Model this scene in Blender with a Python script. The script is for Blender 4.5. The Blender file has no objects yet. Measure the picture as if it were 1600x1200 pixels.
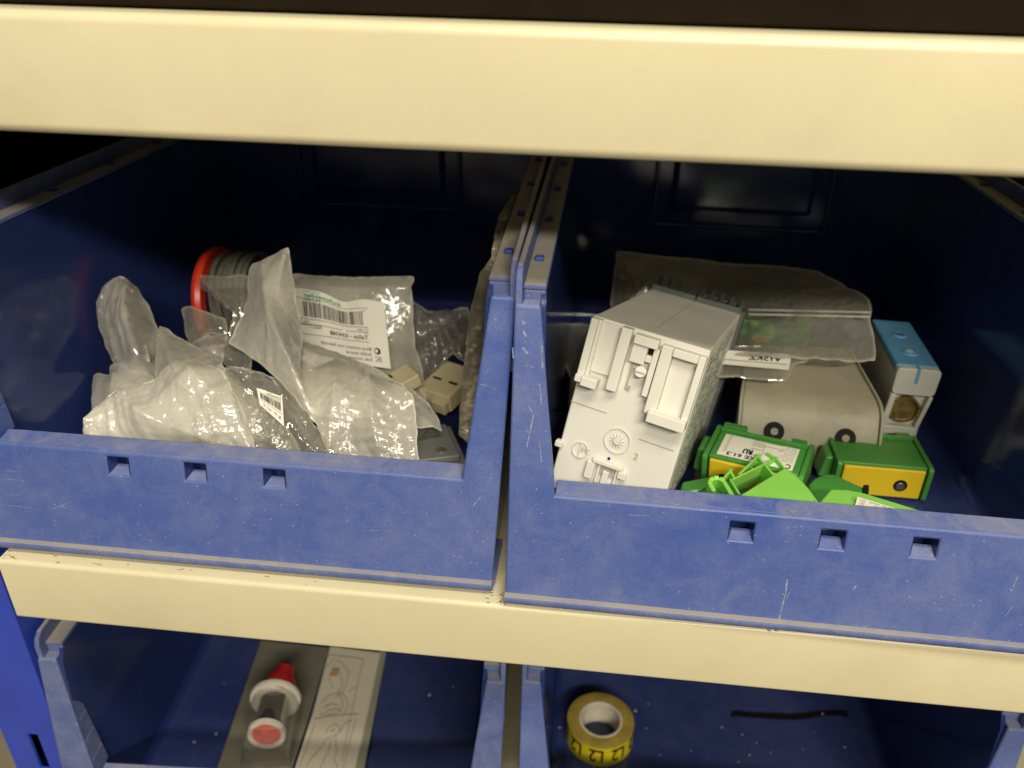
import bpy, bmesh, math, random
import numpy as np
from mathutils import Vector, Matrix, noise
from mathutils.geometry import delaunay_2d_cdt
random.seed(7)
scene = bpy.context.scene
COL = scene.collection

# ------------------------------------------------------------------ camera, world, lamps, exposure
RW = Matrix(((0.99440798, -0.06835034, 0.08050471),
             (0.10341412, 0.47570496, -0.87350461),
             (0.02140785, 0.87694528, 0.4801132)))
CAM = Vector((0.0, -0.25, 0.0))
FPX = 1267.0
cd = bpy.data.cameras.new('camera')
cam = bpy.data.objects.new('camera', cd)
COL.objects.link(cam)
cam.matrix_world = Matrix.Translation(CAM) @ RW.to_4x4()
cd.sensor_width = 36.0
cd.sensor_fit = 'HORIZONTAL'
cd.lens = FPX / 1600 * 36.0
cd.clip_start = 0.01
cd.clip_end = 20
cd.dof.use_dof = True
cd.dof.focus_distance = 0.33
cd.dof.aperture_fstop = 8.5
scene.camera = cam

world = bpy.data.worlds.new('World')
scene.world = world
world.use_nodes = True
bg = world.node_tree.nodes['Background']
bg.inputs['Color'].default_value = (1.0, 0.90, 0.72, 1)
bg.inputs['Strength'].default_value = 0.088

def lamp(name, y, z, x, sx, sy, watts, col):
    d = bpy.data.lights.new(name, 'AREA')
    d.shape = 'RECTANGLE'
    d.size, d.size_y = sx, sy
    d.energy = watts
    d.color = col
    o = bpy.data.objects.new(name, d)
    COL.objects.link(o)
    o.location = (x, y, z)
    v = Vector((0, 0.05, -0.2)) - Vector((x, y, z))
    o.rotation_euler = v.to_track_quat('-Z', 'Y').to_euler()
    return o
WARM = (1.0, 0.905, 0.73)
lamp('ceiling_tube_near', -0.62, 1.20, 0.20, 1.1, 0.05, 18.0, WARM)
lamp('ceiling_tube_far', -1.95, 1.20, 0.55, 1.3, 0.10, 48.0, WARM)

scene.view_settings.view_transform = 'Standard'
scene.view_settings.look = 'None'
scene.view_settings.exposure = 0.0
scene.view_settings.gamma = 1.0
scene.cycles.transparent_max_bounces = 24
scene.cycles.max_bounces = 10

# ------------------------------------------------------------------ helpers
def ray(px, py):
    return RW @ Vector((px - 800.0, -(py - 600.0), -FPX))
def onY(px, py, y):
    v = ray(px, py); return CAM + v * ((y - CAM.y) / v.y)
def onX(px, py, x):
    v = ray(px, py); return CAM + v * ((x - CAM.x) / v.x)
def onZ(px, py, z):
    v = ray(px, py); return CAM + v * ((z - CAM.z) / v.z)

def nm(name):
    m = bpy.data.materials.new(name); m.use_nodes = True
    nt = m.node_tree; nt.nodes.clear()
    out = nt.nodes.new('ShaderNodeOutputMaterial')
    return m, nt, out
def N(nt, t, **kw):
    n = nt.nodes.new(t)
    for k, v in kw.items():
        if k in n.inputs: n.inputs[k].default_value = v
        else: setattr(n, k, v)
    return n
def L(nt, a, b): nt.links.new(a, b)
def ramp(nt, src, p0, p1, c0=(0, 0, 0, 1), c1=(1, 1, 1, 1)):
    r = N(nt, 'ShaderNodeValToRGB')
    r.color_ramp.elements[0].position = p0; r.color_ramp.elements[0].color = c0
    r.color_ramp.elements[1].position = p1; r.color_ramp.elements[1].color = c1
    L(nt, src, r.inputs[0]); return r
def mixc(nt, fac, a, b):
    m = N(nt, 'ShaderNodeMix', data_type='RGBA')
    for i, v in ((0, fac), (6, a), (7, b)):
        if hasattr(v, 'links'): L(nt, v, m.inputs[i])
        else: m.inputs[i].default_value = v
    return m.outputs[2]
def mth(nt, op, a, b=0.0, c=0.0):
    m = N(nt, 'ShaderNodeMath', operation=op)
    for i, v in enumerate((a, b, c)):
        if hasattr(v, 'links'): L(nt, v, m.inputs[i])
        elif i < len(m.inputs): m.inputs[i].default_value = v
    return m.outputs[0]

def mat_simple(name, col, rough=0.4, spec=0.5, metal=0.0, bump=0.0, bscale=400, var=0.12, vscale=60, dirt=None, dirtamt=0.5, trans=0.0, sss=0.0):
    m, nt, out = nm(name)
    p = N(nt, 'ShaderNodeBsdfPrincipled')
    p.inputs['Roughness'].default_value = rough
    p.inputs['Metallic'].default_value = metal
    p.inputs['Specular IOR Level'].default_value = spec
    if sss:
        p.inputs['Subsurface Weight'].default_value = sss
        p.inputs['Subsurface Radius'].default_value = (1, .8, .5)
        p.inputs['Subsurface Scale'].default_value = 0.002
    tc = N(nt, 'ShaderNodeTexCoord')
    n1 = N(nt, 'ShaderNodeTexNoise', Scale=vscale, Detail=5.0)
    L(nt, tc.outputs['Object'], n1.inputs['Vector'])
    dark = tuple(c * (1 - var) for c in col) + (1,)
    lite = tuple(min(1, c * (1 + var)) for c in col) + (1,)
    c = ramp(nt, n1.outputs[0], 0.35, 0.65, dark, lite).outputs[0]
    if dirt:
        n2 = N(nt, 'ShaderNodeTexNoise', Scale=vscale * 0.7, Detail=8.0, Roughness=0.7)
        L(nt, tc.outputs['Object'], n2.inputs['Vector'])
        f = ramp(nt, n2.outputs[0], 0.48, 0.75).outputs[0]
        f = mth(nt, 'MULTIPLY', f, dirtamt)
        c = mixc(nt, f, c, dirt + (1,))
    L(nt, c, p.inputs['Base Color'])
    r = mth(nt, 'MULTIPLY_ADD', n1.outputs[0], 0.2, rough - 0.1)
    L(nt, r, p.inputs['Roughness'])
    if bump:
        n3 = N(nt, 'ShaderNodeTexNoise', Scale=bscale, Detail=3.0)
        L(nt, tc.outputs['Object'], n3.inputs['Vector'])
        b = N(nt, 'ShaderNodeBump', Strength=bump, Distance=0.0004)
        L(nt, n3.outputs[0], b.inputs['Height']); L(nt, b.outputs[0], p.inputs['Normal'])
    L(nt, p.outputs[0], out.inputs[0])
    return m

def mat_bin(name, base, dusty, rough, seed=0.0, upb=0.05):
    """blue polypropylene with settled dust, rubbed patches, specks and scratches"""
    m, nt, out = nm(name)
    p = N(nt, 'ShaderNodeBsdfPrincipled')
    p.inputs['Specular IOR Level'].default_value = 0.5
    tc = N(nt, 'ShaderNodeTexCoord')
    mp = N(nt, 'ShaderNodeMapping'); mp.inputs['Location'].default_value = (seed, seed * .7, 0)
    L(nt, tc.outputs['Object'], mp.inputs['Vector'])
    V = mp.outputs[0]
    big = N(nt, 'ShaderNodeTexNoise', Scale=10.0, Detail=6.0, Roughness=0.62); L(nt, V, big.inputs['Vector'])
    med = N(nt, 'ShaderNodeTexNoise', Scale=70.0, Detail=6.0, Roughness=0.7, Distortion=0.6); L(nt, V, med.inputs['Vector'])
    fine = N(nt, 'ShaderNodeTexNoise', Scale=1400.0, Detail=2.0, Roughness=0.6); L(nt, V, fine.inputs['Vector'])
    vor = N(nt, 'ShaderNodeTexVoronoi', Scale=420.0); L(nt, V, vor.inputs['Vector'])
    vor.inputs['Randomness'].default_value = 1.0
    dustf = ramp(nt, big.outputs[0], 0.24, 0.74).outputs[0]
    dust2 = ramp(nt, med.outputs[0], 0.40, 0.72).outputs[0]
    d = mth(nt, 'ADD', mth(nt, 'MULTIPLY', dustf, 0.66), mth(nt, 'MULTIPLY', dust2, 0.34))
    g = ramp(nt, fine.outputs[0], 0.30, 0.75).outputs[0]
    d = mth(nt, 'MULTIPLY', d, mth(nt, 'MULTIPLY_ADD', g, 0.5, 0.55))
    d = mth(nt, 'MULTIPLY', d, dusty)
    sp = ramp(nt, vor.outputs['Distance'], 0.07, 0.17, (1, 1, 1, 1), (0, 0, 0, 1)).outputs[0]
    sc = N(nt, 'ShaderNodeSeparateColor'); L(nt, vor.outputs['Color'], sc.inputs[0])
    pick = mth(nt, 'GREATER_THAN', sc.outputs[0], 0.86)
    sp = mth(nt, 'MULTIPLY', mth(nt, 'MULTIPLY', sp, pick), min(1.0, dusty * 0.8))
    # up-facing surfaces carry thick settled dust
    geo = N(nt, 'ShaderNodeNewGeometry')
    sx = N(nt, 'ShaderNodeSeparateXYZ'); L(nt, geo.outputs['True Normal'], sx.inputs[0])
    up = ramp(nt, sx.outputs[2], 0.80, 0.95).outputs[0]
    upf = mth(nt, 'MULTIPLY', up, mth(nt, 'MULTIPLY_ADD', dust2, 0.30, mth(nt, 'MULTIPLY_ADD', dustf, 0.45, upb - .05)))
    upf = mth(nt, 'MULTIPLY', upf, min(1.0, dusty * 1.15))
    c0 = mixc(nt, big.outputs[0], base + (1,), tuple(b * 1.10 for b in base) + (1,))
    c1 = mixc(nt, d, c0, (0.27, 0.30, 0.42, 1))
    c2 = mixc(nt, upf, c1, (0.36, 0.33, 0.28, 1))
    c3 = mixc(nt, mth(nt, 'MULTIPLY', sp, 0.75), c2, (0.55, 0.56, 0.6, 1))
    L(nt, c3, p.inputs['Base Color'])
    r = mth(nt, 'ADD', mth(nt, 'MULTIPLY', d, 0.5), rough)
    r = mth(nt, 'ADD', r, mth(nt, 'MULTIPLY', upf, 0.5))
    r = mth(nt, 'MINIMUM', r, 0.9)
    L(nt, r, p.inputs['Roughness'])
    b1 = N(nt, 'ShaderNodeTexNoise', Scale=900.0, Detail=2.0); L(nt, V, b1.inputs['Vector'])
    b = N(nt, 'ShaderNodeBump', Strength=0.25 if dusty > .4 else 0.06, Distance=0.0003)
    L(nt, b1.outputs[0], b.inputs['Height']); L(nt, b.outputs[0], p.inputs['Normal'])
    L(nt, p.outputs[0], out.inputs[0])
    return m

def mat_film(name, milk, tint=(0.72, 0.70, 0.62), gloss_r=0.14, bump=0.85, bscale=190, edge=True):
    """polythene film: partly see-through, milky, with sharp glints and a denser welded edge"""
    m, nt, out = nm(name)
    tr = N(nt, 'ShaderNodeBsdfTransparent'); tr.inputs[0].default_value = (0.95, 0.95, 0.93, 1)
    di = N(nt, 'ShaderNodeBsdfDiffuse'); di.inputs[0].default_value = tint + (1,)
    tl = N(nt, 'ShaderNodeBsdfTranslucent'); tl.inputs[0].default_value = tint + (1,)
    gl = N(nt, 'ShaderNodeBsdfGlossy'); gl.inputs[0].default_value = (1, 1, 1, 1); gl.inputs['Roughness'].default_value = gloss_r
    tc = N(nt, 'ShaderNodeTexCoord')
    def creases(rot, scl, sc, sd):
        mp = N(nt, 'ShaderNodeMapping'); mp.inputs['Rotation'].default_value = rot; mp.inputs['Scale'].default_value = scl
        mp.inputs['Location'].default_value = (sd, sd, sd)
        L(nt, tc.outputs['Object'], mp.inputs['Vector'])
        no = N(nt, 'ShaderNodeTexNoise', Scale=sc, Detail=3.0, Roughness=0.5, Distortion=0.5)
        L(nt, mp.outputs[0], no.inputs['Vector'])
        a = mth(nt, 'ABSOLUTE', mth(nt, 'SUBTRACT', no.outputs[0], 0.5))
        return ramp(nt, a, 0.0, 0.075).outputs[0]
    c1 = creases((0.3, 0.5, 0.6), (1.0, 0.35, 0.35), bscale * .38, 1.0)
    c2 = creases((0.2, -0.6, -0.8), (1.0, 0.30, 0.45), bscale * .30, 5.0)
    fn_ = N(nt, 'ShaderNodeTexNoise', Scale=bscale * 1.6, Detail=3.0); L(nt, tc.outputs['Object'], fn_.inputs['Vector'])
    h = mth(nt, 'ADD', mth(nt, 'ADD', mth(nt, 'MULTIPLY', c1, -0.8), mth(nt, 'MULTIPLY', c2, -0.8)), mth(nt, 'MULTIPLY', fn_.outputs[0], 0.35))
    n4 = N(nt, 'ShaderNodeTexNoise', Scale=26.0, Detail=2.0); L(nt, tc.outputs['Object'], n4.inputs['Vector'])
    msk = ramp(nt, n4.outputs[0], 0.42, 0.62).outputs[0]
    h = mth(nt, 'MULTIPLY', h, mth(nt, 'MULTIPLY_ADD', msk, 0.85, 0.15))
    b = N(nt, 'ShaderNodeBump', Strength=bump, Distance=0.00065); L(nt, h, b.inputs['Height'])
    for s in (di, tl, gl): L(nt, b.outputs[0], s.inputs['Normal'])
    body = N(nt, 'ShaderNodeMixShader', ); body.inputs[0].default_value = 0.30
    L(nt, di.outputs[0], body.inputs[1]); L(nt, tl.outputs[0], body.inputs[2])
    lw = N(nt, 'ShaderNodeLayerWeight'); lw.inputs['Blend'].default_value = 0.5
    L(nt, b.outputs[0], lw.inputs['Normal'])
    n2 = N(nt, 'ShaderNodeTexNoise', Scale=45.0, Detail=5.0); L(nt, tc.outputs['Object'], n2.inputs['Vector'])
    nr = ramp(nt, n2.outputs[0], 0.36, 0.64).outputs[0]
    mk = mth(nt, 'MULTIPLY_ADD', nr, milk * 0.45, milk * 0.72)
    mk = mth(nt, 'MULTIPLY_ADD', lw.outputs['Facing'], 0.18, mk)
    if edge:
        at = N(nt, 'ShaderNodeAttribute', attribute_name='seam')
        mk = mth(nt, 'MULTIPLY_ADD', at.outputs['Fac'], 0.5, mk)
    mk = mth(nt, 'MINIMUM', mk, 0.97)
    m1 = N(nt, 'ShaderNodeMixShader'); L(nt, mk, m1.inputs[0])
    L(nt, tr.outputs[0], m1.inputs[1]); L(nt, body.outputs[0], m1.inputs[2])
    f4 = mth(nt, 'POWER', lw.outputs['Facing'], 3.0)
    f2 = mth(nt, 'MINIMUM', mth(nt, 'MULTIPLY_ADD', f4, 0.45, 0.11), 0.5)
    m2 = N(nt, 'ShaderNodeMixShader'); L(nt, f2, m2.inputs[0])
    L(nt, m1.outputs[0], m2.inputs[1]); L(nt, gl.outputs[0], m2.inputs[2])
    L(nt, m2.outputs[0], out.inputs[0])
    return m

M = {}
M['cream'] = mat_simple('cream_powder_coat', (0.74, 0.675, 0.455), 0.33, 0.5, bump=0.12, bscale=500, var=0.05, vscale=9, dirt=(0.52, 0.44, 0.27), dirtamt=0.4)
M['post'] = mat_simple('blue_powder_coat', (0.035, 0.075, 0.55), 0.42, 0.5, bump=0.25, bscale=900, var=0.06, vscale=30)
M['dark'] = mat_simple('shade_filler', (0.014, 0.010, 0.006), 0.8, 0.04)  # near-black for the added pieces that stand in for shade
M['floor'] = mat_simple('concrete', (0.30, 0.26, 0.18), 0.7, 0.3, bump=0.3, bscale=60, var=0.2, vscale=9)
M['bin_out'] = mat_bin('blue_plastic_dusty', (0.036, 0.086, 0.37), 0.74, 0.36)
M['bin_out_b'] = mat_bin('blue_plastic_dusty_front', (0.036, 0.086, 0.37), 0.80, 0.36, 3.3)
M['bin_shade'] = mat_bin('blue_plastic_shaded', (0.014, 0.030, 0.150), 0.09, 0.12, 1.7)  # base darker than the outer blue: interior shade put into the colour
M['film_milk'] = mat_film('frosted_polythene', 0.62, tint=(0.90, 0.88, 0.79))
M['film_mid'] = mat_film('hazy_polythene', 0.46, tint=(0.90, 0.88, 0.79))
M['film_clear'] = mat_film('clear_polythene', 0.15, gloss_r=0.09, bump=0.35)
M['film_zip'] = mat_film('zip_polythene', 0.12, tint=(0.95, 0.94, 0.88), gloss_r=0.14, bump=0.22, bscale=90)
M['film_amber'] = mat_film('yellowed_polythene', 0.85, tint=(0.72, 0.66, 0.48), bump=0.3, bscale=120)
M['paper'] = mat_simple('label_paper', (0.80, 0.78, 0.70), 0.5, 0.3, var=0.03)
M['ink'] = mat_simple('black_ink', (0.015, 0.015, 0.015), 0.8, 0.05)
M['ink_grey'] = mat_simple('grey_ink', (0.10, 0.10, 0.095), 0.8, 0.05)
M['ink_green'] = mat_simple('green_ink', (0.02, 0.33, 0.12), 0.5, 0.3)
M['ink_blue'] = mat_simple('blue_ink', (0.01, 0.01, 0.25), 0.5, 0.3)
M['white'] = mat_simple('white_abs', (0.74, 0.735, 0.67), 0.42, 0.4, bump=0.12, bscale=900, var=0.02, vscale=40, sss=0.15)
M['seamline'] = mat_simple('mould_line', (0.42, 0.41, 0.36), 0.5, 0.3)
M['greycover'] = mat_simple('dark_grey_abs', (0.095, 0.105, 0.105), 0.42, 0.4, bump=0.15, bscale=900)
M['greypart'] = mat_simple('grey_polyamide', (0.13, 0.135, 0.13), 0.42, 0.4, bump=0.1)
M['cast'] = mat_simple('warm_grey_cast', (0.355, 0.335, 0.25), 0.48, 0.4, bump=0.2, bscale=500, var=0.06, vscale=50, dirt=(0.16, 0.13, 0.09), dirtamt=0.55)
M['lightgrey'] = mat_simple('light_grey_polyamide', (0.58, 0.58, 0.53), 0.4, 0.45, var=0.04, dirt=(0.22, 0.2, 0.16), dirtamt=0.3)
M['skyblue'] = mat_simple('sky_blue_polyamide', (0.12, 0.34, 0.62), 0.40, 0.45, var=0.06)
M['green'] = mat_simple('green_polyamide', (0.062, 0.26, 0.048), 0.38, 0.45, var=0.05, bump=0.08, sss=0.08)
M['green_lime'] = mat_simple('lime_green_polyamide', (0.27, 0.66, 0.11), 0.38, 0.45, var=0.04, bump=0.08, sss=0.08)
M['yellow'] = mat_simple('yellow_polyamide', (0.72, 0.52, 0.02), 0.36, 0.45, var=0.05)
M['brass'] = mat_simple('brass', (0.50, 0.36, 0.13), 0.38, 0.5, metal=0.85, var=0.25, vscale=200, bump=0.5, bscale=1200)
M['steel'] = mat_simple('steel_screw', (0.42, 0.39, 0.34), 0.35, 0.5, metal=0.9, var=0.2)
M['steel_dark'] = mat_simple('tarnished_screw', (0.16, 0.14, 0.11), 0.5, 0.5, metal=0.7, var=0.3, vscale=500)
M['black'] = mat_simple('black_hole', (0.008, 0.008, 0.008), 0.7, 0.2)
M['ivory'] = mat_simple('ivory_polyamide', (0.68, 0.60, 0.38), 0.4, 0.45, var=0.05, sss=0.1)
M['red'] = mat_simple('orange_red_plastic', (0.66, 0.045, 0.015), 0.35, 0.5, var=0.06)
M['wire'] = mat_simple('grey_green_wire', (0.12, 0.13, 0.11), 0.35, 0.5, var=0.2)
M['tape_y'] = mat_simple('yellow_tape_face', (0.75, 0.60, 0.015), 0.28, 0.5, var=0.04)
M['tape_side'] = mat_simple('yellow_tape_side', (0.36, 0.27, 0.05), 0.5, 0.35, var=0.15, vscale=150, dirt=(0.25, 0.2, 0.1), dirtamt=0.6)
M['core'] = mat_simple('paper_core', (0.62, 0.57, 0.47), 0.7, 0.2, var=0.12, vscale=150)
M['card'] = mat_simple('glossy_backing_card', (0.19, 0.18, 0.145), 0.22, 0.5, var=0.06)
M['card_pale'] = mat_simple('pale_backing_card', (0.30, 0.29, 0.23), 0.35, 0.5, var=0.06)
M['leaflet'] = mat_simple('cream_leaflet', (0.66, 0.62, 0.50), 0.45, 0.4, var=0.03)
M['cap_red'] = mat_simple('red_rubber_shaded', (0.34, 0.015, 0.02), 0.3, 0.5, var=0.1)  # red darkened for the shadow and film over the cap
M['end_red'] = mat_simple('bright_red_rubber', (0.66, 0.04, 0.03), 0.3, 0.5, var=0.2, vscale=300)
M['cap_white'] = mat_simple('white_rubber', (0.68, 0.64, 0.56), 0.35, 0.5, var=0.05)
M['marker'] = mat_simple('black_marker', (0.006, 0.006, 0.006), 0.45, 0.4)
M['crumb'] = mat_simple('pale_crumbs', (0.5, 0.47, 0.4), 0.8, 0.2)
def mat_clear(name):
    m, nt, out = nm(name)
    tr = N(nt, 'ShaderNodeBsdfTransparent'); tr.inputs[0].default_value = (0.90, 0.90, 0.88, 1)
    gl = N(nt, 'ShaderNodeBsdfGlossy'); gl.inputs['Roughness'].default_value = 0.10
    di = N(nt, 'ShaderNodeBsdfDiffuse'); di.inputs[0].default_value = (0.7, 0.68, 0.6, 1)
    fr = N(nt, 'ShaderNodeLayerWeight'); fr.inputs['Blend'].default_value = 0.25
    m0 = N(nt, 'ShaderNodeMixShader'); m0.inputs[0].default_value = 0.12
    L(nt, tr.outputs[0], m0.inputs[1]); L(nt, di.outputs[0], m0.inputs[2])
    mx = N(nt, 'ShaderNodeMixShader'); L(nt, mth(nt, 'MULTIPLY_ADD', mth(nt, 'POWER', fr.outputs[1], 2.0), .6, .11), mx.inputs[0])
    L(nt, m0.outputs[0], mx.inputs[1]); L(nt, gl.outputs[0], mx.inputs[2]); L(nt, mx.outputs[0], out.inputs[0])
    return m
M['barrel'] = mat_simple('dark_barrel', (0.045, 0.045, 0.042), 0.4, 0.4)
M['clear'] = mat_clear('clear_blister_plastic')

def tag(o, label=None, cat=None, group=None, kind=None):
    if label: o['label'] = label
    if cat: o['category'] = cat
    if group: o['group'] = group
    if kind: o['kind'] = kind
    return o
def empty(name, loc, label=None, cat=None, group=None, rot=None):
    o = bpy.data.objects.new(name, None); COL.objects.link(o)
    o.empty_display_size = 0.01
    if rot is not None: o.matrix_world = Matrix.Translation(Vector(loc)) @ rot.to_4x4()
    else: o.location = loc
    return tag(o, label, cat, group)

class MB:
    """collects shapes into ONE mesh"""
    def __init__(s): s.v = []; s.f = []
    def add(s, vs, fs):
        n = len(s.v); s.v += [tuple(v) for v in vs]; s.f += [tuple(i + n for i in f) for f in fs]; return s
    def box(s, x0, x1, y0, y1, z0, z1, m=None):
        vs = [(x, y, z) for x in (x0, x1) for y in (y0, y1) for z in (z0, z1)]
        if m is not None: vs = [m @ Vector(v) for v in vs]
        return s.add(vs, [(0, 1, 3, 2), (4, 6, 7, 5), (0, 4, 5, 1), (2, 3, 7, 6), (0, 2, 6, 4), (1, 5, 7, 3)])
    def hexa(s, a, b):
        """a, b: two quads (4 points each), joined"""
        return s.add(list(a) + list(b), [(3, 2, 1, 0), (4, 5, 6, 7), (0, 1, 5, 4), (1, 2, 6, 5), (2, 3, 7, 6), (3, 0, 4, 7)])
    def prism(s, poly, d, m=None):
        """poly: list of 3D points, extruded by vector d"""
        n = len(poly); d = Vector(d)
        vs = [Vector(p) for p in poly] + [Vector(p) + d for p in poly]
        if m is not None: vs = [m @ v for v in vs]
        fs = [tuple(range(n - 1, -1, -1)), tuple(range(n, 2 * n))] + [(i, (i + 1) % n, (i + 1) % n + n, i + n) for i in range(n)]
        return s.add(vs, fs)
    def cyl(s, c0, c1, r0, r1=None, n=32, caps=True):
        r1 = r0 if r1 is None else r1
        c0, c1 = Vector(c0), Vector(c1); ax = (c1 - c0).normalized()
        u = ax.orthogonal().normalized(); w = ax.cross(u)
        vs = []
        for c, r in ((c0, r0), (c1, r1)):
            for i in range(n):
                a = 2 * math.pi * i / n; vs.append(c + (u * math.cos(a) + w * math.sin(a)) * r)
        fs = [(i, (i + 1) % n, (i + 1) % n + n, i + n) for i in range(n)]
        if caps: fs += [tuple(range(n - 1, -1, -1)), tuple(range(n, 2 * n))]
        return s.add(vs, fs)
    def lathe(s, prof, c, ax=(0, 0, 1), n=48, closed=False):
        """prof: list of (r, h) along axis"""
        ax = Vector(ax).normalized(); u = ax.orthogonal().normalized(); w = ax.cross(u); c = Vector(c)
        vs = []
        for r, h in prof:
            for i in range(n):
                a = 2 * math.pi * i / n; vs.append(c + ax * h + (u * math.cos(a) + w * math.sin(a)) * r)
        k = len(prof); fs = []
        for j in range(k if closed else k - 1):
            j2 = (j + 1) % k
            fs += [(j * n + i, j * n + (i + 1) % n, j2 * n + (i + 1) % n, j2 * n + i) for i in range(n)]
        return s.add(vs, fs)
    def tube(s, pts, r, n=8):
        pts = [Vector(p) for p in pts]; vs = []; fs = []
        prev = None
        for i, p in enumerate(pts):
            t = (pts[min(i + 1, len(pts) - 1)] - pts[max(i - 1, 0)])
            t = t.normalized() if t.length > 1e-9 else Vector((1, 0, 0))
            if prev is None: u = t.orthogonal().normalized()
            else:
                u = prev - t * prev.dot(t); u = u.normalized() if u.length > 1e-6 else t.orthogonal().normalized()
            prev = u; w = t.cross(u)
            for k in range(n):
                a = 2 * math.pi * k / n; vs.append(p + (u * math.cos(a) + w * math.sin(a)) * r)
        for i in range(len(pts) - 1):
            fs += [(i * n + k, i * n + (k + 1) % n, (i + 1) * n + (k + 1) % n, (i + 1) * n + k) for k in range(n)]
        fs += [tuple(range(n - 1, -1, -1)), tuple((len(pts) - 1) * n + k for k in range(n))]
        return s.add(vs, fs)
    def build(s, name, mat, parent=None, bevel=0.0, seg=2, smooth=False, world_loc=None):
        me = bpy.data.meshes.new(name)
        vs = s.v
        if world_loc is not None:
            inv = world_loc if isinstance(world_loc, Matrix) else Matrix.Translation(-Vector(world_loc))
            vs = [tuple(inv @ Vector(v)) for v in vs]
        me.from_pydata(vs, [], s.f); me.update()
        bm = bmesh.new(); bm.from_mesh(me); bmesh.ops.recalc_face_normals(bm, faces=bm.faces); bm.to_mesh(me); bm.free()
        mats = mat if isinstance(mat, (list, tuple)) else [mat]
        for q in mats: me.materials.append(q)
        o = bpy.data.objects.new(name, me); COL.objects.link(o)
        if parent is not None: o.parent = parent
        for p in me.polygons: p.use_smooth = smooth or bevel > 0
        if bevel > 0:
            b = o.modifiers.new('bevel', 'BEVEL'); b.width = bevel; b.segments = seg; b.limit_method = 'ANGLE'; b.angle_limit = math.radians(35)
            b.harden_normals = True
        elif smooth:
            b = o.modifiers.new('edge_split', 'EDGE_SPLIT'); b.split_angle = math.radians(40)
        return o

def text_mesh(txt, size=1.0, bold=0.0):
    c = bpy.data.curves.new('lettering', 'FONT'); c.body = txt; c.size = size; c.resolution_u = 2; c.offset = bold
    o = bpy.data.objects.new('lettering', c); COL.objects.link(o)
    dg = bpy.context.evaluated_depsgraph_get(); dg.update()
    me = bpy.data.meshes.new_from_object(o.evaluated_get(dg))
    vs = [tuple(v.co) for v in me.vertices]; fs = [tuple(p.vertices) for p in me.polygons]
    bpy.data.objects.remove(o); bpy.data.curves.remove(c); bpy.data.meshes.remove(me)
    return vs, fs
def put_text(mb, txt, fn, u, v, h, w=None, bold=0.0, up=1):
    """letters mapped with fn(u,v)->3D; h = cap height, w = total width (both in fn units)"""
    vs, fs = text_mesh(txt, 1.0, bold)
    if not vs: return
    x0 = min(p[0] for p in vs); x1 = max(p[0] for p in vs)
    sx = (w / (x1 - x0)) if w else h / 0.7
    mb.add([fn(u + (p[0] - x0) * sx, v + p[1] * h / 0.7 * up) for p in vs], fs)

# ------------------------------------------------------------------ shelving
def struct_beam():
    # upper shelf: C-section front edge with its deck
    up = empty('steel_shelf', (0, 0, -0.058), 'cream steel shelf edge across the top, above the blue bins', 'shelf', 'cream steel shelves')
    def edge(zt, zb, x0, x1, root, lip=0.03, r=0.0034):
        prof = []
        for cy, cz, a0, a1 in ((r, zt - r, 90, 180), (r, zb + r, 180, 270)):
            for k in range(7):
                a = math.radians(a0 + (a1 - a0) * k / 6); prof.append((cy + r * math.cos(a), cz + r * math.sin(a)))
        prof = [(lip, zt)] + prof + [(lip, zb)]
        t = 0.0012
        inner = [(lip, zb + t), (t + r, zb + t), (t, zb + t + r), (t, zt - t - r), (t + r, zt - t), (lip, zt - t)]
        poly = prof + inner
        mb = MB().prism([(x0, y, z) for y, z in poly], (x1 - x0, 0, 0))
        o = mb.build('front_edge', M['cream'], root, world_loc=root.location, smooth=True)
        return o
    edge(-0.0212, -0.058, -0.62, 0.62, up)
    MB().box(-0.62, 0.62, 0.03, 0.45, -0.0222, -0.0212).build('deck', M['cream'], up, world_loc=up.location)
    lo = empty('steel_shelf', (0, 0, -0.277), 'cream steel shelf carrying the two big open blue bins, its left end showing', 'shelf', 'cream steel shelves')
    edge(-0.243, -0.277, -0.2475, 0.62, lo, 0.04, .0021)
    # deck with the cut left corner
    MB().prism([(-0.2475, 0.04, -0.2442), (0.62, 0.04, -0.2442), (0.62, 0.45, -0.2442), (-0.2475, 0.45, -0.2442)], (0, 0, 0.0012)).build('deck', M['cream'], lo, world_loc=lo.location)
    # scuffs on its top edge
    mb = MB()
    for k in range(26):
        x = -0.247 + random.random() ** 2 * 0.24; y = 0.001 + random.random() * 0.006
        if 0.09 < x + 0.247 < 0.2 and random.random() < .3: continue
        w = random.uniform(.0004, .003)
        mb.add([(x, y, -.24294), (x + w, y + random.uniform(-.0003, .0003), -.24294), (x + w * .8, y + .0005, -.24294), (x + w * .1, y + .0004, -.24294)], [(0, 1, 2, 3)])
    for k in range(40):
        x = random.gauss(-0.027, 0.004); y = random.uniform(.0008, .009); w = random.uniform(.0003, .0012)
        mb.add([(x, y, -.24294), (x + w, y, -.24294), (x + w, y + w * .5, -.24294), (x, y + w * .5, -.24294)], [(0, 1, 2, 3)])
    mb.build('scuff_marks', mat_simple('dark_scuffs', (0.30, 0.24, 0.14), 0.8, 0.2), lo, world_loc=lo.location)
    l3 = empty('steel_shelf', (0, 0, -0.48), 'cream steel shelf at the bottom, under the two lowest blue bins', 'shelf', 'cream steel shelves')
    edge(-0.445, -0.48, -0.2475, 0.62, l3, 0.04)
    MB().box(-0.2475, 0.62, 0.04, 0.45, -0.4462, -0.445).build('deck', M['cream'], l3, world_loc=l3.location)
struct_beam()

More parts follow.
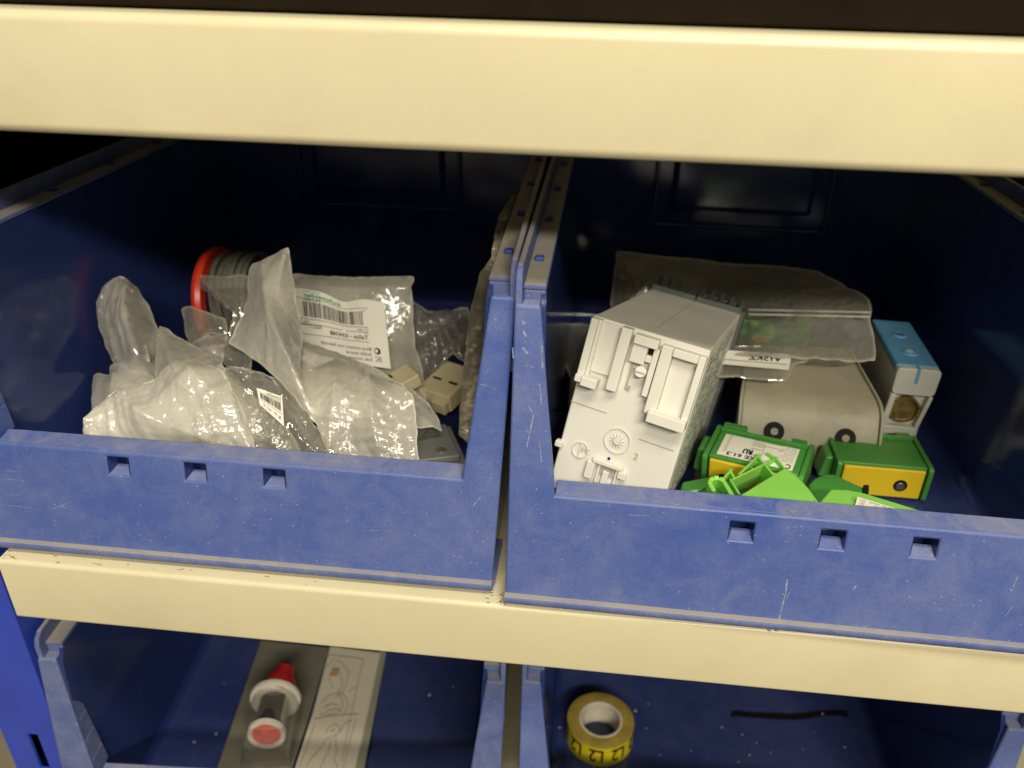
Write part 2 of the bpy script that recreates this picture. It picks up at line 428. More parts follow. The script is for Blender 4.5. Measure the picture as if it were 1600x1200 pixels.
# dark block added on the upper shelf for the shade over its top
t = empty('shade_block', (0, 0.05, -0.0212), 'dark brown box standing on the top shelf, only its lower edge in view', 'box')
MB().box(-0.6, 0.6, 0.012, 0.35, -0.0205, 0.16).build('block_body', M['dark'], t, bevel=.001, world_loc=t.location)

# upright post
def post():
    t = empty('shelf_post', (-0.27, 0.01, -0.75), 'bright blue slotted steel post at the left end of the shelf', 'post')
    y = 0.012
    xs = [-0.292, -0.2790, -0.2730, -0.262]
    zs = [-0.76, -0.405, -0.376, -0.27, -0.2425, 0.1]
    # front face with slots cut out, folded side returning to the back
    mb = MB(); th = 0.0015
    for i in range(3):
        for j in range(len(zs) - 1):
            if i == 1 and j in (1, 3): continue
            mb.box(xs[i], xs[i + 1], y, y + th, zs[j], zs[j + 1])
    mb.box(-0.262, -0.2605, y, y + 0.045, -0.76, 0.1)
    mb.box(-0.2935, -0.292, y, y + 0.045, -0.76, 0.1)
    mb.build('upright', M['post'], t, world_loc=t.location)
    MB().box(-0.2775, -0.2745, y + .006, y + .012, -0.402, -0.384).build('hook', M['cream'], t, bevel=.0008, world_loc=t.location)
    MB().box(-0.2905, -0.2635, y + .035, y + .036, -0.76, 0.1).build('back_web', M['black'], t, world_loc=t.location)
post()
tag(MB().box(-3, 3, -3, 2, -0.80, -0.78).build('floor', M['floor']), kind='structure')

t = empty('shade_side_panel', (-0.305, .25, -.45), 'dark side sheet of the shelving behind the blue post', 'side panel')
MB().box(-0.307, -0.305, .03, .46, -.75, .25).build('sheet', M['dark'], t, world_loc=t.location)  # added sheet, darkens the view left of the bins
t = empty('shade_back_panel', (0, .46, -.45), 'dark back sheet of the shelving behind the bins', 'back panel')
MB().box(-0.305, 0.62, .461, .463, -.75, .25).build('sheet', M['dark'], t, world_loc=t.location)  # added sheet, darkens what lies behind the bins
# ------------------------------------------------------------------ bins
def make_bin(label, loc, rotz, holes, outmat, group='blue plastic storage bins', iw=0.108, taper=0.002, hup=0.0):
    t = empty('storage_bin', loc, label, 'storage bin', group, rot=Matrix.Rotation(rotz, 3, 'Z'))
    W = iw + 0.011; Z0 = 0.0035; ZL = 0.0518; ZP = 0.127; ZE = 0.133; ZR = 0.1405; YB = 0.282
    yf = lambda z: -0.002 + 0.0205 * z / 0.13
    # ---- front panel from cells
    pi = lambda z: (W - 0.019) + (0.0095) * max(0, min(1, (z - ZL) / (ZP - ZL)))   # inner edge of the side pillar
    hw = 0.0046; hz0, hz1 = 0.0385 + hup, 0.0465 + hup
    wf = lambda z: W - taper * (1 - z / ZP)
    cols = [lambda z: -wf(z), lambda z: -pi(z)]
    hs = sorted(holes)
    for h in hs:
        cols += [(lambda z, h=h: h - hw), (lambda z, h=h: h + hw)]
    cols += [lambda z: pi(z), lambda z: wf(z)]
    rows = [Z0, hz0, hz1, ZL, 0.083, 0.105, ZP]
    nc = len(cols) - 1; th = 0.0022
    def solid(i, j):
        if i < 0 or j < 0 or i >= nc or j >= len(rows) - 1: return False
        if j >= 3: return i in (0, nc - 1)
        if j == 1 and i >= 2 and i % 2 == 0 and i < nc - 1: return False
        return True
    mb = MB(); vid = {}
    def V(i, j, s):
        k = (i, j, s)
        if k not in vid:
            z = rows[j]; vid[k] = len(mb.v); mb.v.append((cols[i](z), yf(z) + (th if s else 0), z))
        return vid[k]
    for i in range(nc):
        for j in range(len(rows) - 1):
            if not solid(i, j): continue
            a = (i, j), (i + 1, j), (i + 1, j + 1), (i, j + 1)
            mb.f.append(tuple(V(p, q, 0) for p, q in a)); mb.f.append(tuple(V(p, q, 1) for p, q in reversed(a)))
            for (di, dj, p, q) in ((-1, 0, a[3], a[0]), (1, 0, a[1], a[2]), (0, -1, a[0], a[1]), (0, 1, a[2], a[3])):
                if not solid(i + di, j + dj):
                    mb.f.append((V(*q, 0), V(*p, 0), V(*p, 1), V(*q, 1)))
    mb.build('front_panel', outmat, t, bevel=0.0011, seg=3)
    for s_ in (-1, 1):
        sr = MB()
        a_, b_ = sorted((s_ * (W - taper - .0030), s_ * (W - taper - .0008)))
        a2_, b2_ = sorted((s_ * (W - .0030), s_ * (W - .0026)))
        sr.hexa([(a_, .0010, Z0 + .001), (b_, .0010, Z0 + .001), (b_, .200, Z0 + .001), (a_, .200, Z0 + .001)], [(a2_, .0195, ZP - .03), (b2_, .0195, ZP - .03), (b2_, .200, ZP - .03), (a2_, .200, ZP - .03)])
        sr.build('side_skirt', M['bin_shade'], t)  # outer side face in the shaded blue, added to darken the gap between bins
    # rolled lip round the opening: flat top of the front wall and the returns of the pillars
    lip = MB()
    y0 = yf(ZL) + 0.0016
    lip.hexa([(-pi(ZL), y0, ZL - .0002), (pi(ZL), y0, ZL - .0002), (pi(ZL), y0, ZL - .004), (-pi(ZL), y0, ZL - .004)],
             [(-pi(ZL), y0 + .0085, ZL + .0012), (pi(ZL), y0 + .0085, ZL + .0012), (pi(ZL), y0 + .0085, ZL - .0035), (-pi(ZL), y0 + .0085, ZL - .0035)])
    for s in (-1, 1):
        n = 6; A = []; B = []
        for k in range(n + 1):
            z = ZL - .002 + (ZP - ZL + .0002) * k / n; d = 0.016 - 0.010 * k / n
            A.append([(s * (pi(z) + .0002), yf(z) + .0016, z), (s * (pi(z) + .0020), yf(z) + .0016, z)])
            B.append([(s * (pi(z) + .0012), yf(z) + d, z), (s * (pi(z) + .0030), yf(z) + d, z)])
        for k in range(n):
            lip.hexa([A[k][0], A[k][1], B[k][1], B[k][0]], [A[k + 1][0], A[k + 1][1], B[k + 1][1], B[k + 1][0]])
        # pillar head
        z = ZP
        lip.hexa([(s * (pi(z) + .0003), yf(z) + .0005, z - .002), (s * (W - .0025), yf(z) + .0005, z - .002), (s * (W - .0025), .0245, z - .002), (s * (pi(z) + .0003), .0245, z - .002)],
                 [(s * (pi(z) + .0003), yf(z) + .0005, z - .0001), (s * (W - .0025), yf(z) + .0005, z - .0001), (s * (W - .0025), .0245, z - .0001), (s * (pi(z) + .0003), .0245, z - .0001)])
    lip.build('opening_lip', outmat, t, bevel=0.0007)
    # pockets behind the label slots: backward slope, walls in darker blue as painted shade
    for h in hs:
        p = MB(); a = yf(hz0) + .0004; b = a + .0050
        x0, x1 = h - hw + .00005, h + hw - .00005
        p.add([(x0, a, hz0), (x1, a, hz0), (x1 - .0004, b, hz0 + .0022), (x0 + .0018, b, hz0 + .0022), (x0, yf(hz1) + .0004, hz1), (x1, yf(hz1) + .0004, hz1), (x1, b + .0002, hz1), (x0 + .0010, b + .0002, hz1),
               (x1 - .0006, b + .006, hz0 - .002), (x0 + .0016, b + .006, hz0 - .002), (x1, b + .006, hz1), (x0 + .001, b + .006, hz1)],
              [(0, 1, 2, 3), (0, 3, 7, 4), (1, 5, 6, 2), (4, 7, 6, 5), (3, 2, 8, 9), (2, 6, 10, 8), (7, 3, 9, 11), (6, 7, 11, 10), (8, 10, 11, 9)])
        p.build('label_slot', [outmat, M['bin_shade']], t)
        for k_, pg in enumerate([o_ for o_ in t.children if o_.name.startswith('label_slot')][-1].data.polygons):
            pg.material_index = 0 if k_ in (0,) else 1
    # ledge along the foot of the front panel
    n = 10; prof = [(-.0017 * math.sin(math.pi * k / n) * 1.0, .0062 - .0050 * k / n) for k in range(n + 1)]
    prof = [(0.001, .0062)] + [(-.0036, .0062), (-.0040, .0057), (-.0041, .0045), (-.0038, .0030), (-.0030, .0022), (0.001, .0020)]
    MB().prism([(-W - .0004 + taper, y, z) for y, z in prof], (2 * W + .0008 - 2 * taper, 0, 0)).build('foot_ledge', M['bin_rim'], t, bevel=.0005)
    # feet
    for xa, xb in ((-W + .003, -W + .045), (W - .026, W - .004)):
        mb = MB(); mb.hexa([(xa + .003, .0005, 0), (xb - .003, .0005, 0), (xb - .003, .03, 0), (xa + .003, .03, 0)], [(xa, -.001, .0032), (xb, -.001, .0032), (xb, .03, .0032), (xa, .03, .0032)])
        mb.build('foot', outmat, t, bevel=.0008)
    # ---- body: floor, side walls, back wall with fillets
    b = MB(); f = Z0 + .0022; it = iw; ib = iw - .006
    b.box(-ib - .002, ib + .002, .002, YB, Z0, f)
    b.hexa([(-ib - .002, YB, Z0), (ib + .002, YB, Z0), (ib + .002, YB + .002, Z0), (-ib - .002, YB + .002, Z0)], [(-it - .002, YB, ZR), (it + .002, YB, ZR), (it + .002, YB + .002, ZR), (-it - .002, YB + .002, ZR)])
    for s in (-1, 1):
        q = lambda y, z, o: (s * ((ib + (it - ib) * z / ZE) + o), y, z)
        ins = [q(.0015, Z0, 0), q(YB, Z0, 0), q(YB, ZE - .0024, 0), q(.0245, ZE - .0024, 0), q(yf(ZP) + .002, ZP - .003, 0)]
        outs = [q(.0015, Z0, .002), q(YB, Z0, .002), q(YB, ZE - .0024, .002), q(.0245, ZE - .0024, .002), q(yf(ZP) + .002, ZP - .003, .002)]
        k = len(ins); b.add(ins + outs, [tuple(range(k)), tuple(range(2 * k - 1, k - 1, -1))] + [(i, (i + 1) % k, (i + 1) % k + k, i + k) for i in range(k)])
        # floor fillet
        R = .007; pr = [(0, 0)] + [(R - R * math.sin(math.radians(a)), R - R * math.cos(math.radians(a))) for a in (0, 15, 30, 45, 60, 75, 90)]
        b.prism([(s * (ib + .0004 - u), .004, f - .0001 + w) for u, w in pr], (0, YB - .004, 0))
    R = .008; pr = [(0, 0)] + [(R - R * math.sin(math.radians(a)), R - R * math.cos(math.radians(a))) for a in (0, 15, 30, 45, 60, 75, 90)]
    b.prism([(-ib, YB + .0001 - u, f - .0001 + w) for u, w in pr], (2 * ib, 0, 0))
    b.build('body', M['bin_shade'], t, smooth=True)
    # recessed grip frame and ribs on the back wall
    g = MB(); rx = .046; zc = .089
    g.hexa([(-rx, YB + .0002, zc), (rx, YB + .0002, zc), (rx, YB + .0002, .138), (-rx, YB + .0002, .138)],
           [(-rx + .003, YB - .005, zc + .003), (rx - .003, YB - .005, zc + .003), (rx - .003, YB - .005, .138), (-rx + .003, YB - .005, .138)])
    g.build('grip_recess', M['bin_shade'], t, bevel=.002, seg=3)
    g2 = MB(); o = rx + .011
    for (xa, xb, za, zb) in ((-o, -o + .003, zc - .011, .138), (o - .003, o, zc - .011, .138), (-o + .003, o - .003, zc - .011, zc - .008)):
        g2.box(xa, xb, YB - .003, YB + .0002, za, zb)
    g2.build('grip_frame', M['bin_shade'], t, bevel=.0014, seg=2)
    for xx in (-.033, 0, .033):
        MB().box(xx - .0007, xx + .0007, YB - .0014, YB + .0002, .010, zc - .0112).build('rib', M['bin_shade'], t, bevel=.0004)
    # ---- rims: dusty ledge, raised outer ridge, little stacking pegs
    for s in (-1, 1):
        r = MB()
        a, c = sorted((s * (it - .0001), s * (W - .0024)))
        r.box(a, c, .0235, YB, ZE - .0022, ZE)
        a2, c2 = sorted((s * it, s * (W - .0026)))
        r.box(a2, c2, .0237, .0255, ZP - .002, ZE - .0023)
        a, c = sorted((s * (W - .0026), s * W))
        r.prism([(a, .0195, .095), (a, YB, .095), (a, YB, ZR), (a, .0240, ZR), (a, .0205, ZR - .0025), (a, .0190, ZR - .006)], (c - a, 0, 0))
        r.build('rim', M['bin_rim'], t, bevel=.0008, seg=3)
        y = .050
        while y < YB - .02:
            xa, xb = sorted((s * (it + .0030), s * (it + .0065)))
            MB().box(xa, xb, y - .0020, y + .0020, ZE - .0002, ZE + .0016).build('stacking_peg', M['bin_peg'], t, bevel=.0005)
            y += .052
    return t
M['bin_rim'] = mat_bin('blue_plastic_rim_dust', (0.030, 0.070, 0.30), 1.0, 0.5, 12.0, upb=0.62)
M['bin_peg'] = mat_bin('blue_plastic_peg', (0.035, 0.08, 0.36), 0.15, 0.3, 5.0)
M['bin_lowfront'] = mat_bin('blue_plastic_worn', (0.030, 0.062, 0.27), 0.95, 0.42, 8.0)
ZS = -0.243
make_bin('blue open-fronted bin full of frosted plastic bags, upper left, on the cream shelf', (-0.1438, 0.0090, ZS), 0.0, (-.0460, -.0124, .0215), M['bin_out'], taper=.0055, hup=.0028)
make_bin('blue open-fronted bin holding the white module and green terminal blocks, upper right', (0.0940, 0.0015, ZS), -.012, (-.0269, .0075, .0416), M['bin_out_b'], taper=.0010, hup=.0010)
make_bin('blue bin on the lower shelf beside the blue post, a red capsule blister pack inside', (-0.1403, 0.001, -0.445), 0.060, (-.03, 0, .03), M['bin_lowfront'], iw=.1055)
make_bin('blue bin on the lower shelf with a yellow tape roll and a black marker streak', (0.1015, 0.010, -0.445), 0.0, (-.03, 0, .03), M['bin_out_b'])

def scratches(bin_obj, y0, lines, name='scratch_marks', mat='scratch'):
    mb = MB()
    for pts, wd in lines:
        pp = []
        for x, y in pts:
            for _ in range(1): 
                p = onY(x, y, y0)
                for it_ in range(6):   # settle on the leaning front plane
                    zl = p.z - ZS; yy = bin_obj.location.y - .002 + .0205 * zl / .13 + math.tan(bin_obj.rotation_euler.z) * (p.x - bin_obj.location.x) - .00012
                    p = onY(x, y, yy)
            pp.append(p)
        for a, b_ in zip(pp, pp[1:]):
            d_ = (b_ - a).normalized(); n_ = d_.cross(Vector((0, -1, 0))).normalized() * wd * .5
            mb.add([a - n_, b_ - n_, b_ + n_, a + n_], [(0, 1, 2, 3)])
    bpy.context.view_layer.update()
    o = mb.build(name, M[mat], bin_obj, world_loc=bin_obj.matrix_world.inverted()); return o
M['scratch'] = mat_simple('pale_scratches', (0.24, 0.28, 0.44), 0.6, 0.3, var=.4, vscale=600)
bins_ = [o for o in scene.objects if o.name.startswith('storage_bin')]
scratches(bins_[1], .01, [([(825, 634), (834, 648), (829, 670), (823, 699)], .0005), ([(815, 500), (820, 507)], .001), ([(817, 516), (822, 526)], .0009), ([(817, 543), (824, 553)], .0011), ([(822, 571), (834, 574)], .0007), ([(843, 600), (846, 632)], .0006),
    ([(846, 540), (848, 575)], .0007), ([(801, 543), (802, 560)], .0004), ([(843, 690), (846, 722)], .0004), ([(981, 804), (1000, 806), (1015, 805)], .0003), ([(1230, 905), (1227, 930), (1221, 950), (1216, 975)], .0007), ([(1237, 918), (1228, 938)], .0003),
    ([(1216, 978), (1215, 987)], .0009), ([(1204, 980), (1203, 987)], .0007), ([(1338, 915), (1331, 923)], .0006), ([(1236, 798), (1243, 804)], .0005), ([(1580, 925), (1590, 900)], .0004), ([(1568, 965), (1584, 945)], .0005)])
scratches(bins_[0], .01, [([(80, 795), (100, 789), (106, 785)], .0004), ([(84, 788), (92, 790), (104, 794)], .0004), ([(10, 735), (40, 738)], .0003), ([(5, 748), (38, 751)], .0003), ([(8, 772), (44, 776)], .0003), ([(0, 788), (60, 795)], .0003),
    ([(750, 600), (765, 604), (776, 609)], .0003), ([(570, 828), (610, 830)], .0003), ([(738, 792), (752, 775)], .0004)])
# ------------------------------------------------------------------ film bags
def tri(x): return abs(x - math.floor(x) - 0.5) * 4 - 1
def crumple(p, amp, freq, seed):
    rs = random.Random(seed)
    s = 0.0
    w = noise.noise_vector(Vector(p) * freq * 0.35 + Vector((seed * 1.7, seed, 0))) * 0.55
    q = Vector(p) * freq + w
    for k in range(5):
        d = Vector((rs.uniform(-1, 1), rs.uniform(-1, 1), rs.uniform(-1, 1))).normalized()
        f = rs.uniform(0.5, 1.8)
        g = noise.noise(Vector(p) * freq * 0.30 + Vector((k * 9.1, seed * 2.3, 4.0)))
        s += tri(q.dot(d) * f + k * .37) / f * max(0.0, 0.25 + g * 1.5)
    return s * amp * 0.45

def patch(outline, inner=(), ridges=(), step=4.5, mode='Y', smooth_out=True, seed=1):
    """outline / inner / ridges in photo pixels with a real depth each -> membrane mesh in space"""
    def dens(poly, close):
        out = []; n = len(poly)
        for i in range(n if close else n - 1):
            p0 = poly[(i - 1) % n] if close or i > 0 else poly[i]
            p1 = poly[i]; p2 = poly[(i + 1) % n]
            p3 = poly[(i + 2) % n] if close or i + 2 < n else p2
            Ln = math.hypot(p2[0] - p1[0], p2[1] - p1[1]); k = max(1, int(Ln / (step * 0.8)))
            for j in range(k):
                t = j / k
                lin = [p1[a] + (p2[a] - p1[a]) * t for a in range(3)]
                cr = [0.5 * ((2 * p1[a]) + (-p0[a] + p2[a]) * t + (2 * p0[a] - 5 * p1[a] + 4 * p2[a] - p3[a]) * t * t + (-p0[a] + 3 * p1[a] - 3 * p2[a] + p3[a]) * t ** 3) for a in range(3)]
                out.append(tuple(lin[a] * 0.5 + cr[a] * 0.5 for a in range(3)))
        if not close: out.append(poly[-1])
        return out
    B = dens(outline, True)
    rs = random.Random(seed)
    B = [(x + noise.noise(Vector((x * .06, y * .06, seed))) * 2.2, y + noise.noise(Vector((x * .06, y * .06, seed + 9))) * 2.2, d) for x, y, d in B]
    pts = [(x, y) for x, y, d in B]; val = [d for *_, d in B]; fixed = [True] * len(B)
    edges = [(i, (i + 1) % len(B)) for i in range(len(B))]
    def inside(x, y):
        c = False; n = len(B)
        for i in range(n):
            x1, y1, _ = B[i]; x2, y2, _ = B[(i + 1) % n]
            if (y1 > y) != (y2 > y) and x < (x2 - x1) * (y - y1) / (y2 - y1) + x1: c = not c
        return c
    RP = []
    for r in ridges:
        D = dens(r, False); last = None
        for x, y, d in D:
            if not inside(x, y) or min((x - q[0]) ** 2 + (y - q[1]) ** 2 for q in B) < 6: last = None; continue
            pts.append((x, y)); val.append(d); fixed.append(True); RP.append((x, y))
            if last is not None: edges.append((last, len(pts) - 1))
            last = len(pts) - 1
    for x, y, d in inner:
        pts.append((x, y)); val.append(d); fixed.append(True); RP.append((x, y))
    xs = [p[0] for p in pts[:len(B)]]; ys = [p[1] for p in pts[:len(B)]]
    y = min(ys); row = 0
    Bn = np.array([(p[0], p[1]) for p in B] + RP)
    while y < max(ys):
        x = min(xs) + (row % 2) * step / 2
        while x < max(xs):
            jx = x + rs.uniform(-.25, .25) * step; jy = y + rs.uniform(-.25, .25) * step
            if inside(jx, jy) and np.min((Bn[:, 0] - jx) ** 2 + (Bn[:, 1] - jy) ** 2) > (step * .55) ** 2:
                pts.append((jx, jy)); val.append(0.0); fixed.append(False)
            x += step
        y += step * .87; row += 1
    v2, e2, f2, ov, oe, of = delaunay_2d_cdt([Vector(p) for p in pts], edges, [], 0, 1e-5)
    n = len(v2); V2 = np.array([(v.x, v.y) for v in v2])
    d = np.zeros(n); fx = np.zeros(n, bool)
    for i in range(n):
        for o in ov[i]:
            if o < len(val) and fixed[o]: d[i] = val[o]; fx[i] = True
    mean = np.mean([v for v, f in zip(val, fixed) if f]); d[~fx] = mean
    keep = []
    for f in f2:
        c = V2[list(f)].mean(0)
        if inside(c[0], c[1]): keep.append(tuple(f))
    E = set()
    for f in keep:
        for a, b_ in zip(f, f[1:] + f[:1]): E.add((min(a, b_), max(a, b_)))
    E = np.array(list(E)); cnt = np.zeros(n); np.add.at(cnt, E[:, 0], 1); np.add.at(cnt, E[:, 1], 1); cnt[cnt == 0] = 1
    for _ in range(500):
        s = np.zeros(n); np.add.at(s, E[:, 0], d[E[:, 1]]); np.add.at(s, E[:, 1], d[E[:, 0]])
        nd = s / cnt; d = np.where(fx, d, nd)
    # distance to the outline (for the bulge and the seam)
    Bo = np.array([(p[0], p[1]) for p in B])
    dist = np.sqrt(((V2[:, None, :] - Bo[None, :, :]) ** 2).sum(2)).min(1)
    fn = {'Y': onY, 'X': onX, 'Z': onZ}[mode]
    P3 = [fn(V2[i][0], V2[i][1], d[i]) for i in range(n)]
    return P3, keep, dist

def sheet(name, mat, parent, outline, inner=(), ridges=(), step=4.5, mode='Y', seed=1, amp=0.0012, freq=90, bulge=0.004, back=True, edge_keep=0.35, seam_px=3.0, mats=None):
    P3, F, dist = patch(outline, inner, ridges, step, mode, seed=seed)
    nrm = Vector((0, -0.75, 0.66)) if mode != 'X' else Vector((-0.9, -0.2, 0.3))
    layers = [(1, 1, 0)] + ([(-1, .9, 31)] if back else [])
    vs = []; fs = []; seam = []
    for sgn, sc, so in layers:
        n0 = len(vs)
        for p, d in zip(P3, dist):
            k = min(1.0, d / 22.0)
            w = edge_keep + (1 - edge_keep) * k
            off = crumple(p, amp, freq, seed + so) * w + crumple(p, amp * .4, freq * 2.6, seed + so + 5) * w
            bl = bulge * math.sqrt(min(1.0, d / 40.0)) * (1 if sgn > 0 else -1)
            vs.append(p + nrm * (off * sc + bl)); seam.append(max(0.0, 1 - d / seam_px))
        fs += [tuple(i + n0 for i in f) for f in F]
    loc = parent.location if parent is not None else Vector((0, 0, 0))
    me = bpy.data.meshes.new(name); me.from_pydata([tuple(v - loc) for v in vs], [], fs); me.update()
    at = me.attributes.new('seam', 'FLOAT', 'POINT')
    at.data.foreach_set('value', seam)
    for p in me.polygons: p.use_smooth = True
    me.materials.append(mat)
    o = bpy.data.objects.new(name, me); COL.objects.link(o); o.parent = parent
    return o
def bag(label, base, group='clear and frosted plastic bags in the left bin', cat='plastic bag', name='plastic_bag'):
    return empty(name, base, label, cat, group)

# -- tall rounded bag at the left
t = bag('tall rounded frosted bag standing up against the left wall of the bin', (-0.20, .09, -.23))
sheet('film', M['film_mid'], t, [(189, 431, .115), (213, 448, .112), (230, 473, .108), (239, 493, .106), (249, 520, .10), (252, 545, .095), (250, 600, .085), (240, 640, .08), (200, 640, .08), (185, 584, .088), (179, 568, .09), (168, 547, .093), (154, 510, .10), (151, 473, .105), (164, 445, .112)],
      ridges=[[(200, 450, .100), (205, 500, .088), (225, 560, .076)]], inner=[(172, 500, .095), (235, 545, .090)], seed=3, amp=.0024, freq=60, bulge=.006)
t = bag('small folded frosted bag low in the left corner of the bin', (-0.20, .08, -.23))
sheet('film', M['film_mid'], t, [(145, 590, .09), (154, 583, .09), (171, 586, .086), (173, 572, .088), (188, 566, .086), (215, 577, .084), (242, 590, .08), (238, 625, .07), (190, 650, .062), (145, 660, .066)], ridges=[[(180, 585, .075), (178, 630, .066)]], seed=4, amp=.0012, freq=90, bulge=.004)
# -- flap behind the front bag
t = bag('thin hazy bag flap pointing up behind the big crumpled front bag', (-0.16, .07, -.22))
sheet('film', M['film_mid'], t, [(249, 510, .088), (281, 527, .084), (304, 541, .08), (341, 561, .074), (361, 584, .068), (400, 621, .058), (440, 655, .052), (470, 716, .042), (300, 706, .044), (246, 610, .065), (243, 580, .075)],
      ridges=[[(249, 512, .086), (275, 575, .062), (340, 640, .050)], [(345, 570, .064), (380, 640, .050), (400, 700, .042)]], seed=8, amp=.0012, freq=60, bulge=.004)
# -- big crumpled front bag
t = bag('big crumpled frosted bag lying over the front lip, lowest left of the heap', (-0.15, .04, -.21))
sheet('film', M['film_milk'], t, [(131, 655, .040), (155, 633, .048), (185, 607, .056), (205, 600, .060), (225, 600, .060), (246, 590, .062), (255, 576, .064), (270, 564, .066), (298, 562, .066), (330, 570, .063), (350, 582, .060), (372, 620, .050), (388, 660, .044), (398, 708, .034), (340, 716, .034), (250, 710, .034), (138, 698, .036)],
      ridges=[[(246, 591, .060), (300, 612, .046), (360, 670, .038)], [(352, 586, .052), (372, 640, .042), (392, 700, .033)], [(185, 612, .050), (230, 650, .038), (330, 690, .033)], [(300, 575, .056), (330, 610, .044)]],
      seed=11, amp=.0024, freq=70, bulge=.004, step=2.8)
# -- clear bag with small label and grey part (centre front)
t = bag('clear bag with a small barcode label at the centre front of the heap', (-0.11, .045, -.21))
sheet('film', M['film_clear'], t, [(350, 575, .064), (390, 577, .066), (434, 592, .064), (454, 615, .058), (477, 643, .050), (492, 663, .046), (530, 700, .037), (540, 724, .034), (470, 722, .034), (395, 716, .036), (378, 640, .046)],
      ridges=[[(370, 600, .055), (440, 650, .042), (490, 705, .034)]], seed=14, amp=.0036, freq=95, bulge=.004, step=2.8)
def quadmap(c, bend=0.0, off=0.0):
    P = [Vector(q) for q in c]; nrm = (P[1] - P[0]).cross(P[3] - P[0]).normalized()
    if nrm.y > 0: nrm = -nrm
    def fn(u, v, e=0.0):
        p = P[0] * (1 - u) * (1 - v) + P[1] * u * (1 - v) + P[2] * u * v + P[3] * (1 - u) * v
        return p + nrm * (bend * math.sin(math.pi * min(1, max(0, u))) + off + e)
    return fn
def flat(mb, fn, u0, u1, v0, v1, e=0.0003, nu=6):
    for i in range(nu):
        a = u0 + (u1 - u0) * i / nu; b_ = u0 + (u1 - u0) * (i + 1) / nu
        mb.add([fn(a, v0, e), fn(b_, v0, e), fn(b_, v1, e), fn(a, v1, e)], [(0, 1, 2, 3)])
def paper(fn, name, parent, round_=0.06, nu=14, nv=8, mat=None):
    mb = MB(); th = .00015
    g = {}
    for s in (0, 1):
        for i in range(nu + 1):
            for j in range(nv + 1):
                g[(i, j, s)] = len(mb.v); mb.v.append(tuple(fn(i / nu, j / nv, -th * s)))
    for i in range(nu):
        for j in range(nv):
            for s in (0, 1): mb.f.append((g[(i, j, s)], g[(i + 1, j, s)], g[(i + 1, j + 1, s)], g[(i, j + 1, s)]))
    for i in range(nu):
        for j in (0, nv): mb.f.append((g[(i, j, 0)], g[(i + 1, j, 0)], g[(i + 1, j, 1)], g[(i, j, 1)]))
    for j in range(nv):
        for i in (0, nu): mb.f.append((g[(i, j, 0)], g[(i, j + 1, 0)], g[(i, j + 1, 1)], g[(i, j, 1)]))
    return mb.build(name, mat or M['paper'], parent, world_loc=parent.location, smooth=True)
fn = quadmap([onY(444, 668, .034), onY(406, 634, .040), onY(401, 608, .047), onY(441, 622, .046)], off=.0012)
lab = paper(fn, 'label', t)
ik = MB(); x = .08
while x < .9:
    w = random.choice((.012, .02, .035)); flat(ik, fn, x, x + w, .45, .74, nu=1); x += w + random.choice((.014, .025))
put_text(ik, '57 C1', lambda u, v: fn(u, v, .0003), .1, .12, .12, .7)
flat(ik, fn, .05, .95, .36, .375); flat(ik, fn, .05, .95, .78, .795)
ik.build('print', M['ink'], lab, world_loc=t.location)
ig = MB(); put_text(ig, 'Schneider', lambda u, v: fn(u, v, .0003), .05, .84, .10, .6, bold=.02); ig.build('print', M['ink_green'], lab, world_loc=t.location)

# -- tall pointed flap
t = bag('tall pointed frosted flap rising highest from the middle of the heap', (-0.13, .07, -.20))
sheet('film', M['film_milk'], t, [(450, 387, .106), (455, 415, .102), (461, 450, .098), (466, 485, .092), (472, 522, .084), (470, 552, .078), (470, 580, .070), (484, 621, .058), (494, 662, .044), (477, 643, .048), (454, 615, .056), (434, 592, .062), (397, 561, .072), (358, 536, .082), (366, 518, .086), (376, 498, .092), (387, 465, .100), (386, 445, .104), (388, 424, .108), (395, 411, .108), (423, 400, .108)],
      ridges=[[(412, 415, .100), (418, 480, .080), (452, 560, .060), (486, 645, .044)], [(446, 400, .100), (436, 450, .090)]], seed=21, amp=.0014, freq=50, bulge=.0025, edge_keep=.5, step=3.8)
# -- clear flaps in front of the reel
t = bag('clear bag flap stretched in front of the red reel', (-0.17, .12, -.22))
sheet('film', M['film_clear'], t, [(314, 430, .126), (350, 432, .124), (388, 431, .122), (392, 500, .108), (392, 590, .085), (344, 563, .095), (357, 525, .104), (363, 487, .110), (349, 478, .114), (335, 465, .118), (312, 447, .124)],
      ridges=[[(320, 442, .116), (345, 468, .106), (362, 484, .100)]], seed=24, amp=.0018, freq=110, bulge=.003, step=3.6)
t = bag('small clear bag corner at the foot of the red reel', (-0.18, .12, -.22))
sheet('film', M['film_clear'], t, [(284, 482, .128), (297, 478, .126), (315, 485, .124), (352, 498, .120), (354, 522, .114), (327, 524, .114), (300, 540, .110), (290, 522, .116), (287, 499, .124)], seed=26, amp=.0016, freq=120, bulge=.003, step=3.6)
t = bag('pale folded bag strip between the red reel and the crumpled front bag', (-0.17, .10, -.22))
sheet('film', M['film_mid'], t, [(296, 540, .106), (321, 525, .108), (355, 523, .108), (352, 545, .10), (345, 575, .088), (320, 570, .085)], ridges=[[(305, 545, .098), (348, 540, .092)]], seed=27, amp=.0012, freq=120, bulge=.002, step=3.6)

